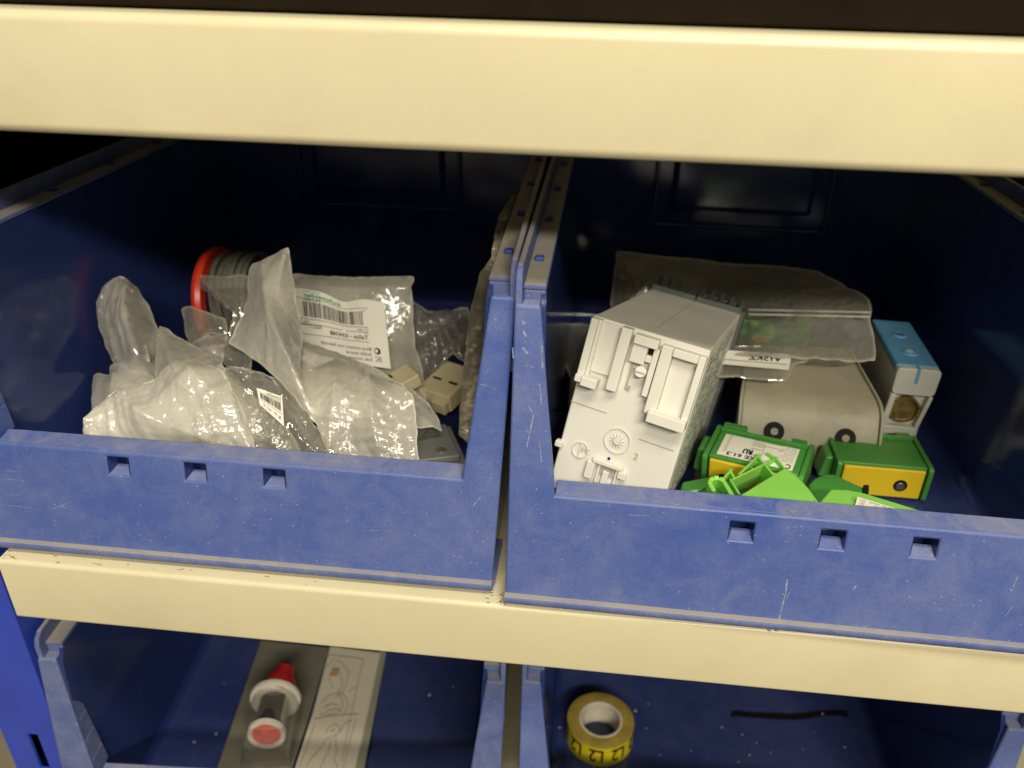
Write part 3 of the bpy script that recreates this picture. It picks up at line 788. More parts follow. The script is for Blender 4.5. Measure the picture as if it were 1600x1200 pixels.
# -- labelled bag
t = bag('hazy grip bag with a large upside-down green and black printed label', (-0.12, .13, -.23))
sheet('film', M['film_mid'], t, [(440, 432, .166), (500, 431, .165), (556, 433, .164), (644, 432, .162), (642, 448, .158), (645, 480, .154), (649, 539, .142), (660, 578, .130), (664, 630, .115), (600, 640, .100), (520, 620, .100), (450, 600, .105), (440, 520, .135)],
      ridges=[[(444, 446, .156), (520, 451, .153), (640, 451, .154)], [(470, 437, .160), (500, 447, .155)]], inner=[(540, 520, .128)], seed=31, amp=.0010, freq=70, bulge=.003, step=3.8)
B_ = [onY(613, 578, .1200), onY(474, 562, .1170), onY(463, 452, .147), onY(602, 475, .140)]
def labfn(u, v, e=0.0):
    # u: reading direction (right to left in the photo), v: up in reading (down in photo)
    p = B_[0] * (1 - u) * (1 - v) + B_[1] * u * (1 - v) + B_[2] * u * v + B_[3] * (1 - u) * v
    dip = -.0026 * math.exp(-((u - .45) / .16) ** 2) * max(0, v) ** 2
    p = p + Vector((0, 0, 1)) * dip * 1.4
    return p + Vector((0, -0.8, .6)) * (.0036 + .002 * math.sin(3.1 * u) + dip * .5 + e)
lab = paper(labfn, 'label', t, nu=24, nv=12)
F1 = lambda u, v: labfn(u, v, .00035)
k = MB(); rs = random.Random(5); x = .25
def lbox(mb, u0, u1, v0, v1, nu=1):
    for i in range(nu):
        a = u0 + (u1 - u0) * i / nu; c = u0 + (u1 - u0) * (i + 1) / nu
        mb.add([F1(a, v0), F1(c, v0), F1(c, v1), F1(a, v1)], [(0, 1, 2, 3)])
while x < .93:
    w = rs.choice((.004, .006, .010, .016)); lbox(k, x, x + w, .60, .815); x += w + rs.choice((.006, .009, .013))
for v in (.345, .49, .565, ): lbox(k, .2, 1.0, v, v + .007, 12)
lbox(k, .18, 1.0, .86, .866, 16)
put_text(k, 'TeSys - 034348', F1, .21, .385, .065, .42, bold=.012)
put_text(k, '(+)', F1, .20, .47, .03, .04)
put_text(k, 'Made in', F1, .72, .44, .03, .12); put_text(k, 'Czech Republic', F1, .72, .475, .028, .24)
put_text(k, '3', F1, .22, .80, .035); put_text(k, '343489', F1, .70, .825, .045, .2)
put_text(k, 'Bloq contact inst NA+NF', F1, .19, .225, .05, .56)
put_text(k, 'Addit lateral', F1, .19, .145, .05, .28)
put_text(k, 'Side mount', F1, .19, .07, .05, .25)
put_text(k, 'EAC', F1, .09, .075, .085, .065)
put_text(k, 'Qty 1', F1, .86, .515, .032, .1); put_text(k, '2311800', F1, .2, .515, .026, .12)
cx, cy = .125, .235
k.add([F1(cx + .035 * math.cos(a), cy + .05 * math.sin(a)) for a in [2 * math.pi * q / 20 for q in range(20)]], [tuple(range(20))])
k.build('print', M['ink'], lab, world_loc=t.location)
kw = MB(); kw.add([labfn(cx + .008 + .018 * math.cos(a), cy + .028 * math.sin(a), .0006) for a in [2 * math.pi * q / 16 for q in range(16)]], [tuple(range(16))])
kw.build('print', M['paper'], lab, world_loc=t.location)
kg = MB(); put_text(kg, 'Schneider', F1, .48, .885, .062, .42, bold=.025); kg.build('print', M['ink_green'], lab, world_loc=t.location)
kk = MB(); put_text(kk, 'ELECTRIC', F1, .70, .955, .026, .2); kk.build('print', M['ink_grey'], lab, world_loc=t.location)

# -- film linking flap and cover bag
t = bag('pale creased film below the big printed label', (-0.11, .08, -.22))
sheet('film', M['film_milk'], t, [(462, 515, .098), (476, 531, .096), (500, 541, .094), (540, 556, .090), (580, 572, .084), (612, 590, .078), (640, 612, .070), (600, 650, .058), (500, 650, .055), (470, 600, .075), (464, 560, .088)],
      ridges=[[(470, 545, .088), (520, 560, .080)], [(470, 560, .082), (540, 590, .070)]], seed=41, amp=.0022, freq=90, bulge=.002, step=3.6)
# -- cover bag with central fold
t = bag('frosted bag with a sharp vertical fold at its peak, front centre right', (-0.09, .05, -.22))
sheet('film', M['film_mid'], t, [(468, 580, .072), (493, 572, .074), (526, 560, .078), (550, 567, .075), (576, 580, .072), (610, 597, .066), (644, 615, .060), (650, 650, .050), (652, 690, .040), (652, 732, .033), (580, 730, .033), (520, 726, .033), (505, 690, .038), (494, 662, .042), (482, 620, .058)],
      ridges=[[(526, 561, .077), (525, 600, .056), (521, 650, .043), (512, 700, .034)], [(575, 585, .064), (582, 640, .044), (592, 700, .034)]], inner=[(610, 650, .048)], seed=44, amp=.0030, freq=60, bulge=.003, step=2.8)
t = bag('clear end of a bag curling to a point near the right wall of the bin', (-0.07, .06, -.22))
sheet('film', M['film_mid'], t, [(600, 592, .085), (640, 606, .080), (672, 633, .074), (684, 652, .068), (692, 674, .062), (676, 668, .058), (652, 668, .052), (620, 660, .055)], seed=46, amp=.0014, freq=90, bulge=.002, step=3.6)
# -- clump at the back right
t = bag('shiny clear crumpled bag at the back right, beside the labelled bag', (-0.07, .16, -.22))
sheet('film', M['film_clear'], t, [(640, 472, .175), (672, 488, .172), (700, 484, .170), (731, 482, .168), (740, 520, .160), (728, 565, .145), (706, 555, .145), (683, 580, .135), (675, 612, .125), (660, 630, .118), (646, 560, .14)],
      ridges=[[(650, 478, .168), (690, 520, .150), (680, 580, .132)], [(700, 490, .160), (728, 540, .148)]], seed=51, amp=.0085, freq=95, bulge=.004, step=2.8)
# -- long bag against the right wall
t = bag('long yellowed bag squeezed upright along the right wall of the left bin', (-0.045, .08, -.23))
sheet('film', M['film_amber'], t, [(822, 296, -.036), (800, 306, -.038), (782, 332, -.040), (772, 368, -.042), (768, 400, -.043), (752, 425, -.045), (742, 455, -.046), (735, 490, -.048), (728, 540, -.050), (722, 600, -.052), (718, 680, -.052), (755, 700, -.044), (775, 600, -.040), (790, 500, -.037), (805, 400, -.036), (835, 320, -.035)],
      ridges=[[(790, 340, -.038), (765, 440, -.043), (745, 560, -.047)]], mode='X', seed=55, amp=.0012, freq=60, bulge=.002, step=4.0)

# ---- grey auxiliary contact blocks under the bags
def contact_block(loc, rz, size, label, tilt=0.0):
    R_ = Matrix.Rotation(rz, 3, 'Z') @ Matrix.Rotation(tilt, 3, 'X')
    t = empty('contact_block', loc, label, 'contact block', 'grey contact blocks in the left bin', rot=R_)
    w, d, h = size
    MB().box(-w / 2, w / 2, 0, d, 0, h).build('housing', M['greypart'], t, bevel=.0012)
    MB().box(-w / 2 + .003, w / 2 - .003, .004, d - .004, h - .0002, h + .003).build('cover', M['greypart'], t, bevel=.0008)
    for i in range(2):
        x = (-1 if i == 0 else 1) * w * .24
        MB().cyl((x, d * .25, h + .0025), (x, d * .25, h + .0034), .0026).build('screw', M['steel'], t)
    MB().cyl((-w * .2, -.002, h * .45), (-w * .2, .001, h * .45), min(w, h) * .28, n=36).build('dial', M['greypart'], t, bevel=.0004)
    return t
contact_block((-.062, .030, -.2375), .35, (.040, .045, .036), 'grey contact block lying bare in the corner next to the right pillar', -.15)
contact_block((-.100, .030, -.236), -.2, (.045, .045, .034), 'grey contact block inside the bag with the vertical fold')
contact_block((-.150, .034, -.236), .25, (.040, .045, .036), 'grey contact block seen through the clear bag with the barcode label')
contact_block((-.205, .045, -.236), -.1, (.044, .045, .030), 'grey contact block under the big crumpled front bag')
# ---- ivory connectors
def connector(p, rz, tilt, label, s=1.0):
    t = empty('terminal_connector', p, label, 'connector', 'ivory connectors in the left bin', rot=Matrix.Rotation(rz, 3, 'Z') @ Matrix.Rotation(tilt, 3, 'X'))
    MB().box(-.009 * s, .009 * s, -.012 * s, .012 * s, 0, .009 * s).build('housing', M['ivory'], t, bevel=.0008)
    MB().box(.001 * s, .0088 * s, -.0160 * s, -.0122 * s, .001 * s, .007 * s).build('clip', M['ivory'], t, bevel=.0006)
    for i in (-1, 1):
        MB().box(i * .0045 * s - .0024 * s, i * .0045 * s + .0024 * s, -.0030 * s, -.0016 * s, .0088 * s, .00915 * s).build('wire_slot', M['ink'], t)
connector(onZ(703, 605, -.213) + Vector((0, 0, -.004)), -.45, .15, 'ivory two-way connector lying near the right wall of the left bin', 1.15)
connector(onZ(626, 596, -.200) + Vector((0, 0, -.004)), -.9, .3, 'ivory connector peeping out below the printed label', .8)

# ---- reel
c = onY(373, 468, .175)
t = empty('wire_reel', c + Vector((0, 0, -.031)), 'reel of dark wire with an orange-red flange behind the bags', 'wire reel')
ax = Vector((1, -.02, .10)).normalized()
R0 = .0305
MB().lathe([(R0 - .006, -.0026), (R0, -.0026), (R0 + .0010, 0), (R0, .0026), (R0 - .006, .0026)], c - ax * .010, ax, closed=True).build('flange', M['red'], t, world_loc=t.location, smooth=True)
MB().cyl(c - ax * .0095, c + ax * .018, R0 * .55, n=40).build('hub', M['black'], t, world_loc=t.location)
mb = MB(); u = ax.orthogonal().normalized(); w = ax.cross(u)
pts = []
for k in range(0, 24 * 9):
    a = 2 * math.pi * k / 24; r = R0 * (.84 + .05 * math.sin(k * .37)); s = -.004 + .020 * k / (24 * 9)
    pts.append(c + ax * s + (u * math.cos(a) + w * math.sin(a)) * r)
mb.tube(pts, .0016, 7).build('wire_coil', M['wire'], t, world_loc=t.location, smooth=True)

# ------------------------------------------------------------------ right bin: white module
RB = Matrix(((0.947, 0.265, 0.183), (-0.301, 0.929, 0.213), (-0.114, -0.257, 0.96)))
# re-orthonormalise
q_ = RB.to_quaternion(); q_.normalize(); RB = q_.to_matrix()
S = 0.93; WB = .046; DB = .116; HB = .0735; KS = .93 / .876
TL = (Vector((0.0049, 0.0775, -0.143)) - CAM) * S + CAM
base = TL + RB @ Vector((0, 0, -HB * KS))
t = empty('relay_module', base, 'large white relay module leaning on the front lip of the right bin', 'relay module', rot=RB)
t.scale = (KS, KS, KS)
MB().box(0, WB, .0002, DB - .004, 0, HB).build('housing', M['white'], t, bevel=.0009, seg=3)
U = lambda u: u / 1.0 * .001
def fb(mb, u0, u1, v0, v1, d0, d1):   # box on the mounting face: u from the left, v from the top, d outwards (mm)
    mb.box(u0 * .001, u1 * .001, -d1 * .001, -d0 * .001, HB - v1 * .00088, HB - v0 * .00088)
w_ = MB()
fb(w_, 0.3, 3.2, .3, 30, -.5, 4.2); fb(w_, 3.2, 4.6, .3, 26, -.5, 3.2)
fb(w_, 12.6, 16.8, .3, 29, -.5, 4.2); fb(w_, 3.2, 12.6, 1.2, 24, -.5, 1.0)
fb(w_, 3.0, 9.4, 25.5, 30, .5, 6.8); fb(w_, .3, 3.0, 25.5, 29, .5, 6.2)
w_.build('rail_guide', M['white'], t, bevel=.0005)
w_ = MB()
fb(w_, 29.0, 33.4, 2.5, 33.5, -.5, 4.2); fb(w_, 43.0, 45.7, 2.5, 36, -.5, 4.2)
fb(w_, 33.4, 43.0, 2.5, 6.2, -.5, 5.0); fb(w_, 33.4, 43.0, 6.2, 32, -.5, 1.2)
fb(w_, 31.0, 45.7, 31.0, 36.0, .6, 7.2)
w_.build('rail_guide', M['white'], t, bevel=.0005)
w_ = MB()
fb(w_, 18.2, 27.6, 1.4, 5.6, -.5, 4.6); fb(w_, 18.2, 24.0, 5.6, 14, -.5, 3.2); fb(w_, 26.3, 28.6, 5.6, 27, -.5, 3.2)
fb(w_, 24.0, 26.3, 9.2, 12.2, -.3, 3.4)
w_.build('latch_guide', M['white'], t, bevel=.0004)
MB().cyl((.0238, -.0002, HB - .0155), (.0238, -.0044, HB - .0146), .0022, n=24).build('latch_screw', M['white'], t, bevel=.0004)
MB().box(.0219, .0257, -.0047, -.00455, HB - .0152, HB - .0146).build('screw_slot', M['seamline'], t)
w_ = MB(); fb(w_, 19.3, 20.0, 15.5, 27.0, .15, .6); fb(w_, 19.3, 22.0, 14.6, 15.4, .15, .6); fb(w_, 20.0, 21.2, 25.2, 27.0, .15, .9)
w_.build('latch_rail', M['seamline'], t)
MB().box(.0242, .0262, -.0008, .0001, HB - .0080, HB - .0054).build('latch_window', M['black'], t)
# lower half: embossed disc with rays, recycling disc, number 2, ink dot, foot clip
def ring(mb, cu, cv, r, wd=.25, h=.35, n=40):
    c_ = (cu * .001, -.0001, HB - cv * .001); mb.lathe([((r - wd) * .001, 0), ((r - wd) * .001, h * .001), (r * .001, h * .001), (r * .001, 0)], c_, (0, -1, 0), n, closed=True)
w_ = MB(); ring(w_, 22.0, 44.9, 5.2); ring(w_, 22.0, 44.9, 1.3, 1.2, .9)
for q in range(12):
    a = 2 * math.pi * q / 12 + .2
    w_.tube([(.022 + math.cos(a) * .0016, -.00035, HB - .0449 + math.sin(a) * .0016), (.022 + math.cos(a) * .0029, -.00025, HB - .0449 + math.sin(a) * .0029)], .0002, 5)
ring(w_, 8.8, 53.6, 3.4, .3)
w_.box(.0085, .0091, -.0005, 0, HB - .0569, HB - .0503)
w_.build('embossing', M['white'], t, smooth=True)
w_ = MB()
for txt, u0, v0, hh in (('PC', 9.4, 54.3, 2.2), ('2', 30.0, 49.6, 2.6)):
    put_text(w_, txt, lambda u, v: Vector((u * .001, -.00034, HB - v * .001)), u0, v0, hh, up=-1)
w_.build('embossed_number', M['seamline'], t)
w_ = MB(); w_.lathe([(0.00001, .0002), (.0006, .0002), (.00062, 0)], (.0208, 0, HB - .0530), (0, -1, 0), 16); w_.build('ink_dot', M['ink_blue'], t)
w_ = MB()
fb(w_, 15.0, 27.5, 61.5, 63.6, 0, 2.4); fb(w_, 13.0, 16.5, 63.6, 72, 0, 2.0); fb(w_, 26.0, 29.5, 63.6, 67, 0, 2.4)
fb(w_, 17.5, 18.6, 63.6, 73, 0, 1.3); fb(w_, 24.8, 26.0, 63.6, 73, 0, 1.3); fb(w_, 20.0, 22.6, 66, 73, 0, 1.6)
w_.build('foot_clip', M['white'], t, bevel=.0004)
MB().box(.0186, .0248, -.0006, 0, HB - .060, HB - .0564).build('clip_window', M['seamline'], t)
w_ = MB(); fb(w_, -1.6, 1.6, 59.5, 62.5, -1.5, 2.0); w_.build('side_catch', M['white'], t, bevel=.0005)
w_ = MB(); w_.box(0, .0150, -.00012, 0, HB - .0356, HB - .0353); w_.box(.030, .044, -.00012, 0, HB - .0414, HB - .0411); w_.build('mould_line', M['seamline'], t)
w_ = MB(); w_.box(.0228, .0231, .012, DB - .005, HB, HB + .0001); w_.build('mould_line', M['seamline'], t)
# dark grey terminal cover at the far end
MB().prism([(-.0004, DB - .0042, HB + .0012), (-.0004, DB + .010, HB + .0012), (-.0004, DB + .014, HB - .02), (-.0004, DB + .022, HB - .035), (-.0004, DB + .022, 0), (-.0004, DB - .010, 0), (-.0004, DB - .010, HB * .38), (-.0004, DB - .0042, HB * .46)], (WB + .0024, 0, 0)).build('terminal_cover', M['greycover'], t, bevel=.0008)
w_ = MB()
for g in (0, 1):
    x0 = .0012 + g * .0232
    w_.box(x0 - .001, x0 + .0215, DB - .0052, DB - .0036, HB - .001, HB + .0028); w_.box(x0 - .001, x0 + .0215, DB - .0036, DB + .0105, HB - .001, HB + .0016)
    w_.box(x0 - .001, x0 + .0215, DB + .0105, DB + .0118, HB - .006, HB + .0026)
    for q in range(5):
        x = x0 + q * .0050
        w_.hexa([(x - .0009, DB - .0036, HB), (x + .0009, DB - .0036, HB), (x + .0009, DB + .0118, HB), (x - .0009, DB + .0118, HB)],
                [(x - .0007, DB - .0036, HB + .0028), (x + .0007, DB - .0036, HB + .0028), (x + .0007, DB + .0105, HB + .0058), (x - .0007, DB + .0105, HB + .0058)])
w_.build('terminal_comb', M['greycover'], t, bevel=.0003)
# printed side: rows of tiny wiring-diagram print on the right-hand side
k = MB(); rs = random.Random(3)
def sf(a, b_): return Vector((WB + .00012, .0065 + a, b_))
def stroke(pts, wd=.00018):
    for (a0, b0), (a1, b1) in zip(pts, pts[1:]):
        dx, dy = a1 - a0, b1 - b0; l = math.hypot(dx, dy) or 1; nx, ny = -dy / l * wd, dx / l * wd
        k.add([sf(a0 + nx, b0 + ny), sf(a1 + nx, b1 + ny), sf(a1 - nx, b1 - ny), sf(a0 - nx, b0 - ny)], [(0, 1, 2, 3)])
row = HB - .005
while row > .002:
    a = .003 + rs.uniform(0, .004); end = rs.uniform(.065, .098)
    while a < end:
        l = rs.uniform(.002, .012)
        m_ = rs.random()
        if m_ < .6:
            pts = []; x = a
            while x < min(a + l, end):
                pts.append((x, row + rs.uniform(-.0006, .0006))); x += rs.uniform(.0004, .0009)
            if len(pts) > 1: stroke(pts, .00027)
        elif m_ < .8: stroke([(a, row - .0004), (a + l, row - .0004)], .0003)
        a += l + rs.uniform(.0006, .0030)
    row -= .0028
k.build('wiring_print', M['ink'], t)

# ---- warm grey cast terminal housing
def rounded_poly(pts, r, n=5):
    out = []; m_ = len(pts)
    for i in range(m_):
        p = Vector(pts[i]); a = Vector(pts[i - 1]) - p; b_ = Vector(pts[(i + 1) % m_]) - p
        ra = min(r, a.length * .45, b_.length * .45); p0 = p + a.normalized() * ra; p1 = p + b_.normalized() * ra
        for k_ in range(n + 1):
            s_ = k_ / n; out.append(p0 * (1 - s_) ** 2 + p * 2 * s_ * (1 - s_) + p1 * s_ ** 2)
    return out
t = empty('cast_terminal', (0.120, 0.150, -.2372), 'dusty warm grey terminal housing with two screw holes, in the middle of the right bin', 'terminal housing', rot=Matrix.Rotation(-.05, 3, 'Z'))
prof = rounded_poly([(0, -.041, 0), (0, .034, 0), (0, .034, .036), (0, .022, .043), (0, -.030, .035), (0, -.039, .018)], .0085)
def taper_(mb):
    mb.v = [(x * (1 - .26 * max(0, y + .030) / .06), y, z) for x, y, z in mb.v]; return mb
taper_(MB().prism([(-.034, p.y, p.z) for p in prof], (.068, 0, 0))).build('housing', M['cast'], t, bevel=.0012, seg=3)
for sx in (-.0355, .034):
    taper_(MB().prism([(sx, p.y * 1.03, p.z * 1.03) for p in prof], (.0015, 0, 0))).build('end_flange', M['cast'], t, bevel=.0006)
for sx in (-.017, .018):
    c0 = Vector((sx, -.0376, .0205)); d = Vector((0, -.90, .42))
    MB().cyl(c0 - d * .002, c0 + d * .0008, .0050, n=28).build('screw_hole', M['black'], t)
    MB().cyl(c0, c0 + d * .0012, .0021, n=20).build('screw', M['steel_dark'], t, bevel=.0004)
# ---- light grey terminal with blue top
t = empty('blue_top_terminal', (0.1695, 0.128, -.2372), 'light grey terminal block with a sky-blue top and brass wire hole, by the right wall', 'terminal block', rot=Matrix.Rotation(-.06, 3, 'Z'))
w2 = .0104; D2 = .062; H2 = .0535
pf = rounded_poly([(-w2, 0, .014), (-w2 - .003, 0, 0), (w2 - .001, 0, 0), (w2 - .003, 0, .016), (w2, 0, .026), (w2, 0, H2), (-w2, 0, H2)], .0035)
# frame-like front plate: upper block, two jambs, lower block
fr_ = MB()
fr_.prism([(p.x, 0, p.z) for p in rounded_poly([(-w2, 0, .0385), (w2, 0, .0385), (w2 + .0006, 0, H2), (-w2, 0, H2)], .0028)], (0, .004, 0))
fr_.prism([(-w2 - .0012, 0, .0200), (-w2 + .0022, 0, .0200), (-w2 + .0030, 0, .0384), (-w2, 0, .0384)], (0, .004, 0))
fr_.prism([(w2 - .0052, 0, .0200), (w2 - .0028, 0, .0200), (w2, 0, .0384), (w2 - .0022, 0, .0384)], (0, .004, 0))
fr_.prism([(p.x, 0, p.z) for p in rounded_poly([(-w2 - .003, 0, .002), (w2 - .005, 0, 0), (w2 - .0040, 0, .012), (w2 - .003, 0, .0199), (-w2 - .0012, 0, .0199)], .0020)], (0, .004, 0))
fr_.build('front_frame', M['lightgrey'], t, bevel=.0007)
MB().box(-w2 + .0004, w2 - .001, .0042, D2, .001, H2 - .004).build('housing', M['lightgrey'], t, bevel=.0008)
MB().prism([(p.x, .0044, p.z) for p in rounded_poly([(-w2 + .0002, 0, H2 - .0036), (w2 + .0002, 0, H2 - .0036), (w2 + .0002, 0, H2 + .0002), (-w2 + .0002, 0, H2 + .0002)], .0018)], (0, D2 - .006, 0)).build('blue_cover', M['skyblue'], t, bevel=.0006)
MB().box(-.0010, .0006, -.0004, .0042, H2 - .0080, H2 + .0003).build('key_tab', M['skyblue'], t, bevel=.0002)
for yy in (.019, .041):
    MB().lathe([(.0022, .0001), (.0022, .0009), (.0036, .0009), (.0042, .0001)], (0, yy, H2 + .0001), (0, 0, 1), 28).build('screw_collar', M['skyblue'], t, smooth=True)
    MB().cyl((0, yy, H2 - .001), (0, yy, H2 + .0006), .0021, n=20).build('screw', M['steel'] if yy > .03 else M['core'], t)
cc = Vector((-.0010, 0.0, .0292))
MB().lathe([(.0064, .0004), (.0074, .0004), (.0074, .004)], cc + Vector((0, .0010, 0)), (0, 1, 0), 32).build('wire_hole', M['brass'], t, smooth=True)
MB().cyl(cc + Vector((0, .0038, 0)), cc + Vector((0, .0041, 0)), .0070, n=28).build('contact', M['brass'], t)
MB().box(w2 - .0080, w2 - .0050, -.0004, .0004, .0035, .0075).build('notch', M['black'], t)

# ---- green and yellow terminal block (closed) and copies
def earth_block(root_name, base, R_, label, w, d, h, with_label, mg='green'):
    t = empty(root_name, base, label, 'terminal block', 'green and yellow earth terminal blocks', rot=R_)
    MB().box(-w / 2, w / 2, .0015, d, 0, h).build('housing', M[mg], t, bevel=.0007)
    MB().box(-w / 2 + .0010, w / 2 - .0010, -.0004, .0014, .0008, h - .0012).build('yellow_front', M['yellow'], t, bevel=.0006)
    for s_ in (-1, 1):
        x0, x1 = sorted((s_ * (w / 2 + .0001), s_ * (w / 2 + .0024)))
        MB().prism([(x0, p.y, p.z) for p in rounded_poly([(0, -.0008, -.0005), (0, d + .001, -.0005), (0, d + .001, h + .0012), (0, -.0008, h + .0008)], .0025)], (x1 - x0, 0, 0)).build('end_plate', M[mg], t, bevel=.0005)
    mb = MB(); mb.box(-w / 2, w / 2, d - .0040, d - .0028, h - .0001, h + .0022); mb.box(-w / 2 + .001, -w / 2 + .0120, d - .0027, d + .0008, h - .0001, h + .0030); mb.box(w / 2 - .0080, w / 2 - .001, d - .0027, d + .0008, h - .0001, h + .0018)
    mb.build('edge_rib', M[mg], t, bevel=.0004)
    mb = MB(); mb.hexa([(-w / 2 - .0085, .006, h * .25), (-w / 2 - .0022, .006, h * .25), (-w / 2 - .0022, .018, h * .25), (-w / 2 - .0085, .018, h * .25)], [(-w / 2 - .0065, .006, h * .95), (-w / 2 - .0022, .006, h * .95), (-w / 2 - .0022, .018, h * .95), (-w / 2 - .0065, .018, h * .95)])
    mb.build('rail_foot', M[mg], t, bevel=.0015)
    for x in ((w * .22,) if not with_label else (-.3 * w,)):
        MB().cyl((x, -.0003, h * .45), (x, -.0008, h * .45), .0032, n=24).build('screw_hole', M['black'], t)
        MB().cyl((x, -.0003, h * .43), (x, -.0011, h * .43), .0021, n=20).build('screw', M['steel'], t, bevel=.0003)
    return t
w3, d3, h3 = .0400, .0300, .0180
earth_block('earth_terminal', onZ(1374, 785, -.2365) + Vector((0, .004, .0004)), Matrix.Rotation(-.02, 3, 'Z'), 'green block with bright yellow front and one screw, lying at the right of the bin', w3, d3, h3, False)
# labelled block: fit from its sticker corners
pa, pb, pc = onZ(1119.7, 708, -.2080), onZ(1238, 735, -.2060), onZ(1130.6, 676, -.2065)
ex = (pb - pa).normalized(); ey0 = (pc - pa); ez = ex.cross(ey0).normalized(); ey = ez.cross(ex)
RL = Matrix((ex, ey, ez)).transposed()
wl = (pb - pa).length; dl = ey0.dot(ey)
Wl = wl + .0065; Hl = .020
bl = (pa + pb) / 2 - ez * (Hl + .0003) - ey * .0035
t = earth_block('earth_terminal', bl, RL, 'green block with a white printed sticker on top, beside the white module', Wl, dl + .0085, Hl, True)
lb = MB(); lb.box(-wl / 2, wl / 2, .0032, .0032 + dl, Hl + .0001, Hl + .0003); lb = lb.build('sticker', M['paper'], t, bevel=.00005)
k = MB(); g_ = lambda u, v: Vector((wl / 2 - u * wl, .0032 + dl - (v) * dl, Hl + .0004)) # reading upside down
def gt(txt, u, v, hh, ww=None, bold=0.0): put_text(k, txt, lambda a, b_: Vector((wl / 2 - a * wl, .0032 + dl * (1 - b_), Hl + .0004)), u, 1 - v, hh, ww, bold)
def up(txt, u, v, hh, ww, bold=0.0): put_text(k, txt, lambda a, b_: Vector((wl / 2 - a * wl, .0032 + dl * (1 - b_), Hl + .0004)), u, v, hh, ww, bold)
# the sticker reads from the back: u runs right-to-left, v grows towards the viewer's front edge downwards
def st(txt, u, v, hh, ww, bold=0.0):
    put_text(k, txt, lambda a, b_: Vector((wl / 2 - a * wl, .0032 + dl * (1 - b_), Hl + .0004)), u, v, hh, ww, bold)
st('KE 61.3', .50, .80, .15, .38, .03); st('RU', .56, .52, .20, .13, .06)
st('C', .03, .78, .20, .07, .03)
for i in range(7):
    st('Al Cu mm2', .03, .05 + i * .10, .045, .14 + (i % 3) * .04)
for i in range(3): st('AWG 2/0', .46, .10 + i * .15, .05, .15)
for i in range(9): st('600 V', .90, .05 + i * .09, .04, .045)
for v in (.02, .2): k.add([g_(.2, v), g_(.6, v), g_(.6, v + .012), g_(.2, v + .012)], [(0, 1, 2, 3)])
k.add([g_(.44, .15), g_(.445, .15), g_(.445, .8), g_(.44, .8)], [(0, 1, 2, 3)])
k.build('print', M['ink'], lb)

# ---- open lime green housing at the front, cells showing
def P(px, py, z): return onZ(px, py, z)
t = empty('open_terminal_housing', P(1200, 780, -.215), 'lime green open terminal housing with empty cells and a hook, nearest the front lip', 'terminal housing', 'lime green terminal housings')
def plate(pts, thick, name, mat, bevel=.0004, par=None):
    par = par or t
    a, b_, c_ = [Vector(p) for p in pts[:3]]; n_ = (b_ - a).cross(c_ - a).normalized()
    if n_.z < 0: n_ = -n_
    mb = MB().prism([Vector(p) for p in pts], -n_ * thick)
    return mb.build(name, mat, par, bevel=bevel, world_loc=par.location)
# big smooth face
plate([P(1143, 782, -0.1980), P(1226, 731, -0.2040), P(1233, 734, -0.2040), P(1262, 762, -0.2010), P(1284, 791, -0.1970), P(1284, 802, -0.1980), P(1143, 800, -0.2000)], .0018, 'face_plate', M['green_lime'])
plate([P(1262, 762, -0.2012), P(1284, 791, -0.1972), P(1288, 803, -0.2060), P(1250, 748, -0.2110), P(1240, 738, -0.2060)], .0015, 'side_plate', M['green_lime'])
def wall(p, q, hgt, name='cell_wall', th=.0011, mat='green_lime'):
    p, q = Vector(p), Vector(q); d_ = (q - p).normalized(); n_ = d_.cross(Vector((0, 0.2, 1))).normalized() * th
    dn = Vector((0, .25, -1)).normalized() * hgt
    MB().hexa([p, q, q + n_, p + n_], [p + dn, q + dn, q + n_ + dn, p + n_ + dn]).build(name, M[mat], t, bevel=.0003, world_loc=t.location)
zc = -.204
wall(P(1143, 748, zc), P(1209, 716, zc), .011)
wall(P(1143, 748, zc), P(1158, 772, zc + .002), .011)
wall(P(1184, 709, zc), P(1210, 741, zc + .001), .013)
wall(P(1212, 712, zc), P(1228, 731, zc), .012)
wall(P(1200, 706, zc), P(1212, 714, zc), .011)
wall(P(1153, 740, zc), P(1186, 708, zc), .006)
wall(P(1142, 733, zc), P(1150, 747, zc), .011)
wall(P(1128, 747, zc), P(1142, 732, zc), .009)
# cell floor
MB().hexa([P(1120, 785, -0.2200), P(1160, 790, -0.2200), P(1230, 735, -0.2220), P(1195, 705, -0.2220)], [P(1120, 785, -0.2215), P(1160, 790, -0.2215), P(1230, 735, -0.2235), P(1195, 705, -0.2235)]).build('cell_floor', M['green'], t, world_loc=t.location)
# hook
hk = [P(1116, 766, zc), P(1110, 756, zc), P(1110, 750, zc), P(1116, 746, zc), P(1124, 746, zc), P(1131, 751, zc), P(1146, 776, zc + .001)]
mb = MB(); wd = .0010
for a, b_ in zip(hk, hk[1:]):
    d_ = (b_ - a).normalized(); n_ = d_.cross(Vector((0, -.5, .85))).normalized() * wd; dn = Vector((0, .3, -1)) * .006
    mb.hexa([a - n_, b_ - n_, b_ + n_, a + n_], [a - n_ + dn, b_ - n_ + dn, b_ + n_ + dn, a + n_ + dn])
mb.build('hook', M['green_lime'], t, bevel=.0004, world_loc=t.location)
plate([P(1088, 772, -0.2110), P(1126, 752, -0.2110), P(1150, 785, -0.2080), P(1088, 785, -0.2110)], .002, 'side_plate', M['green'])

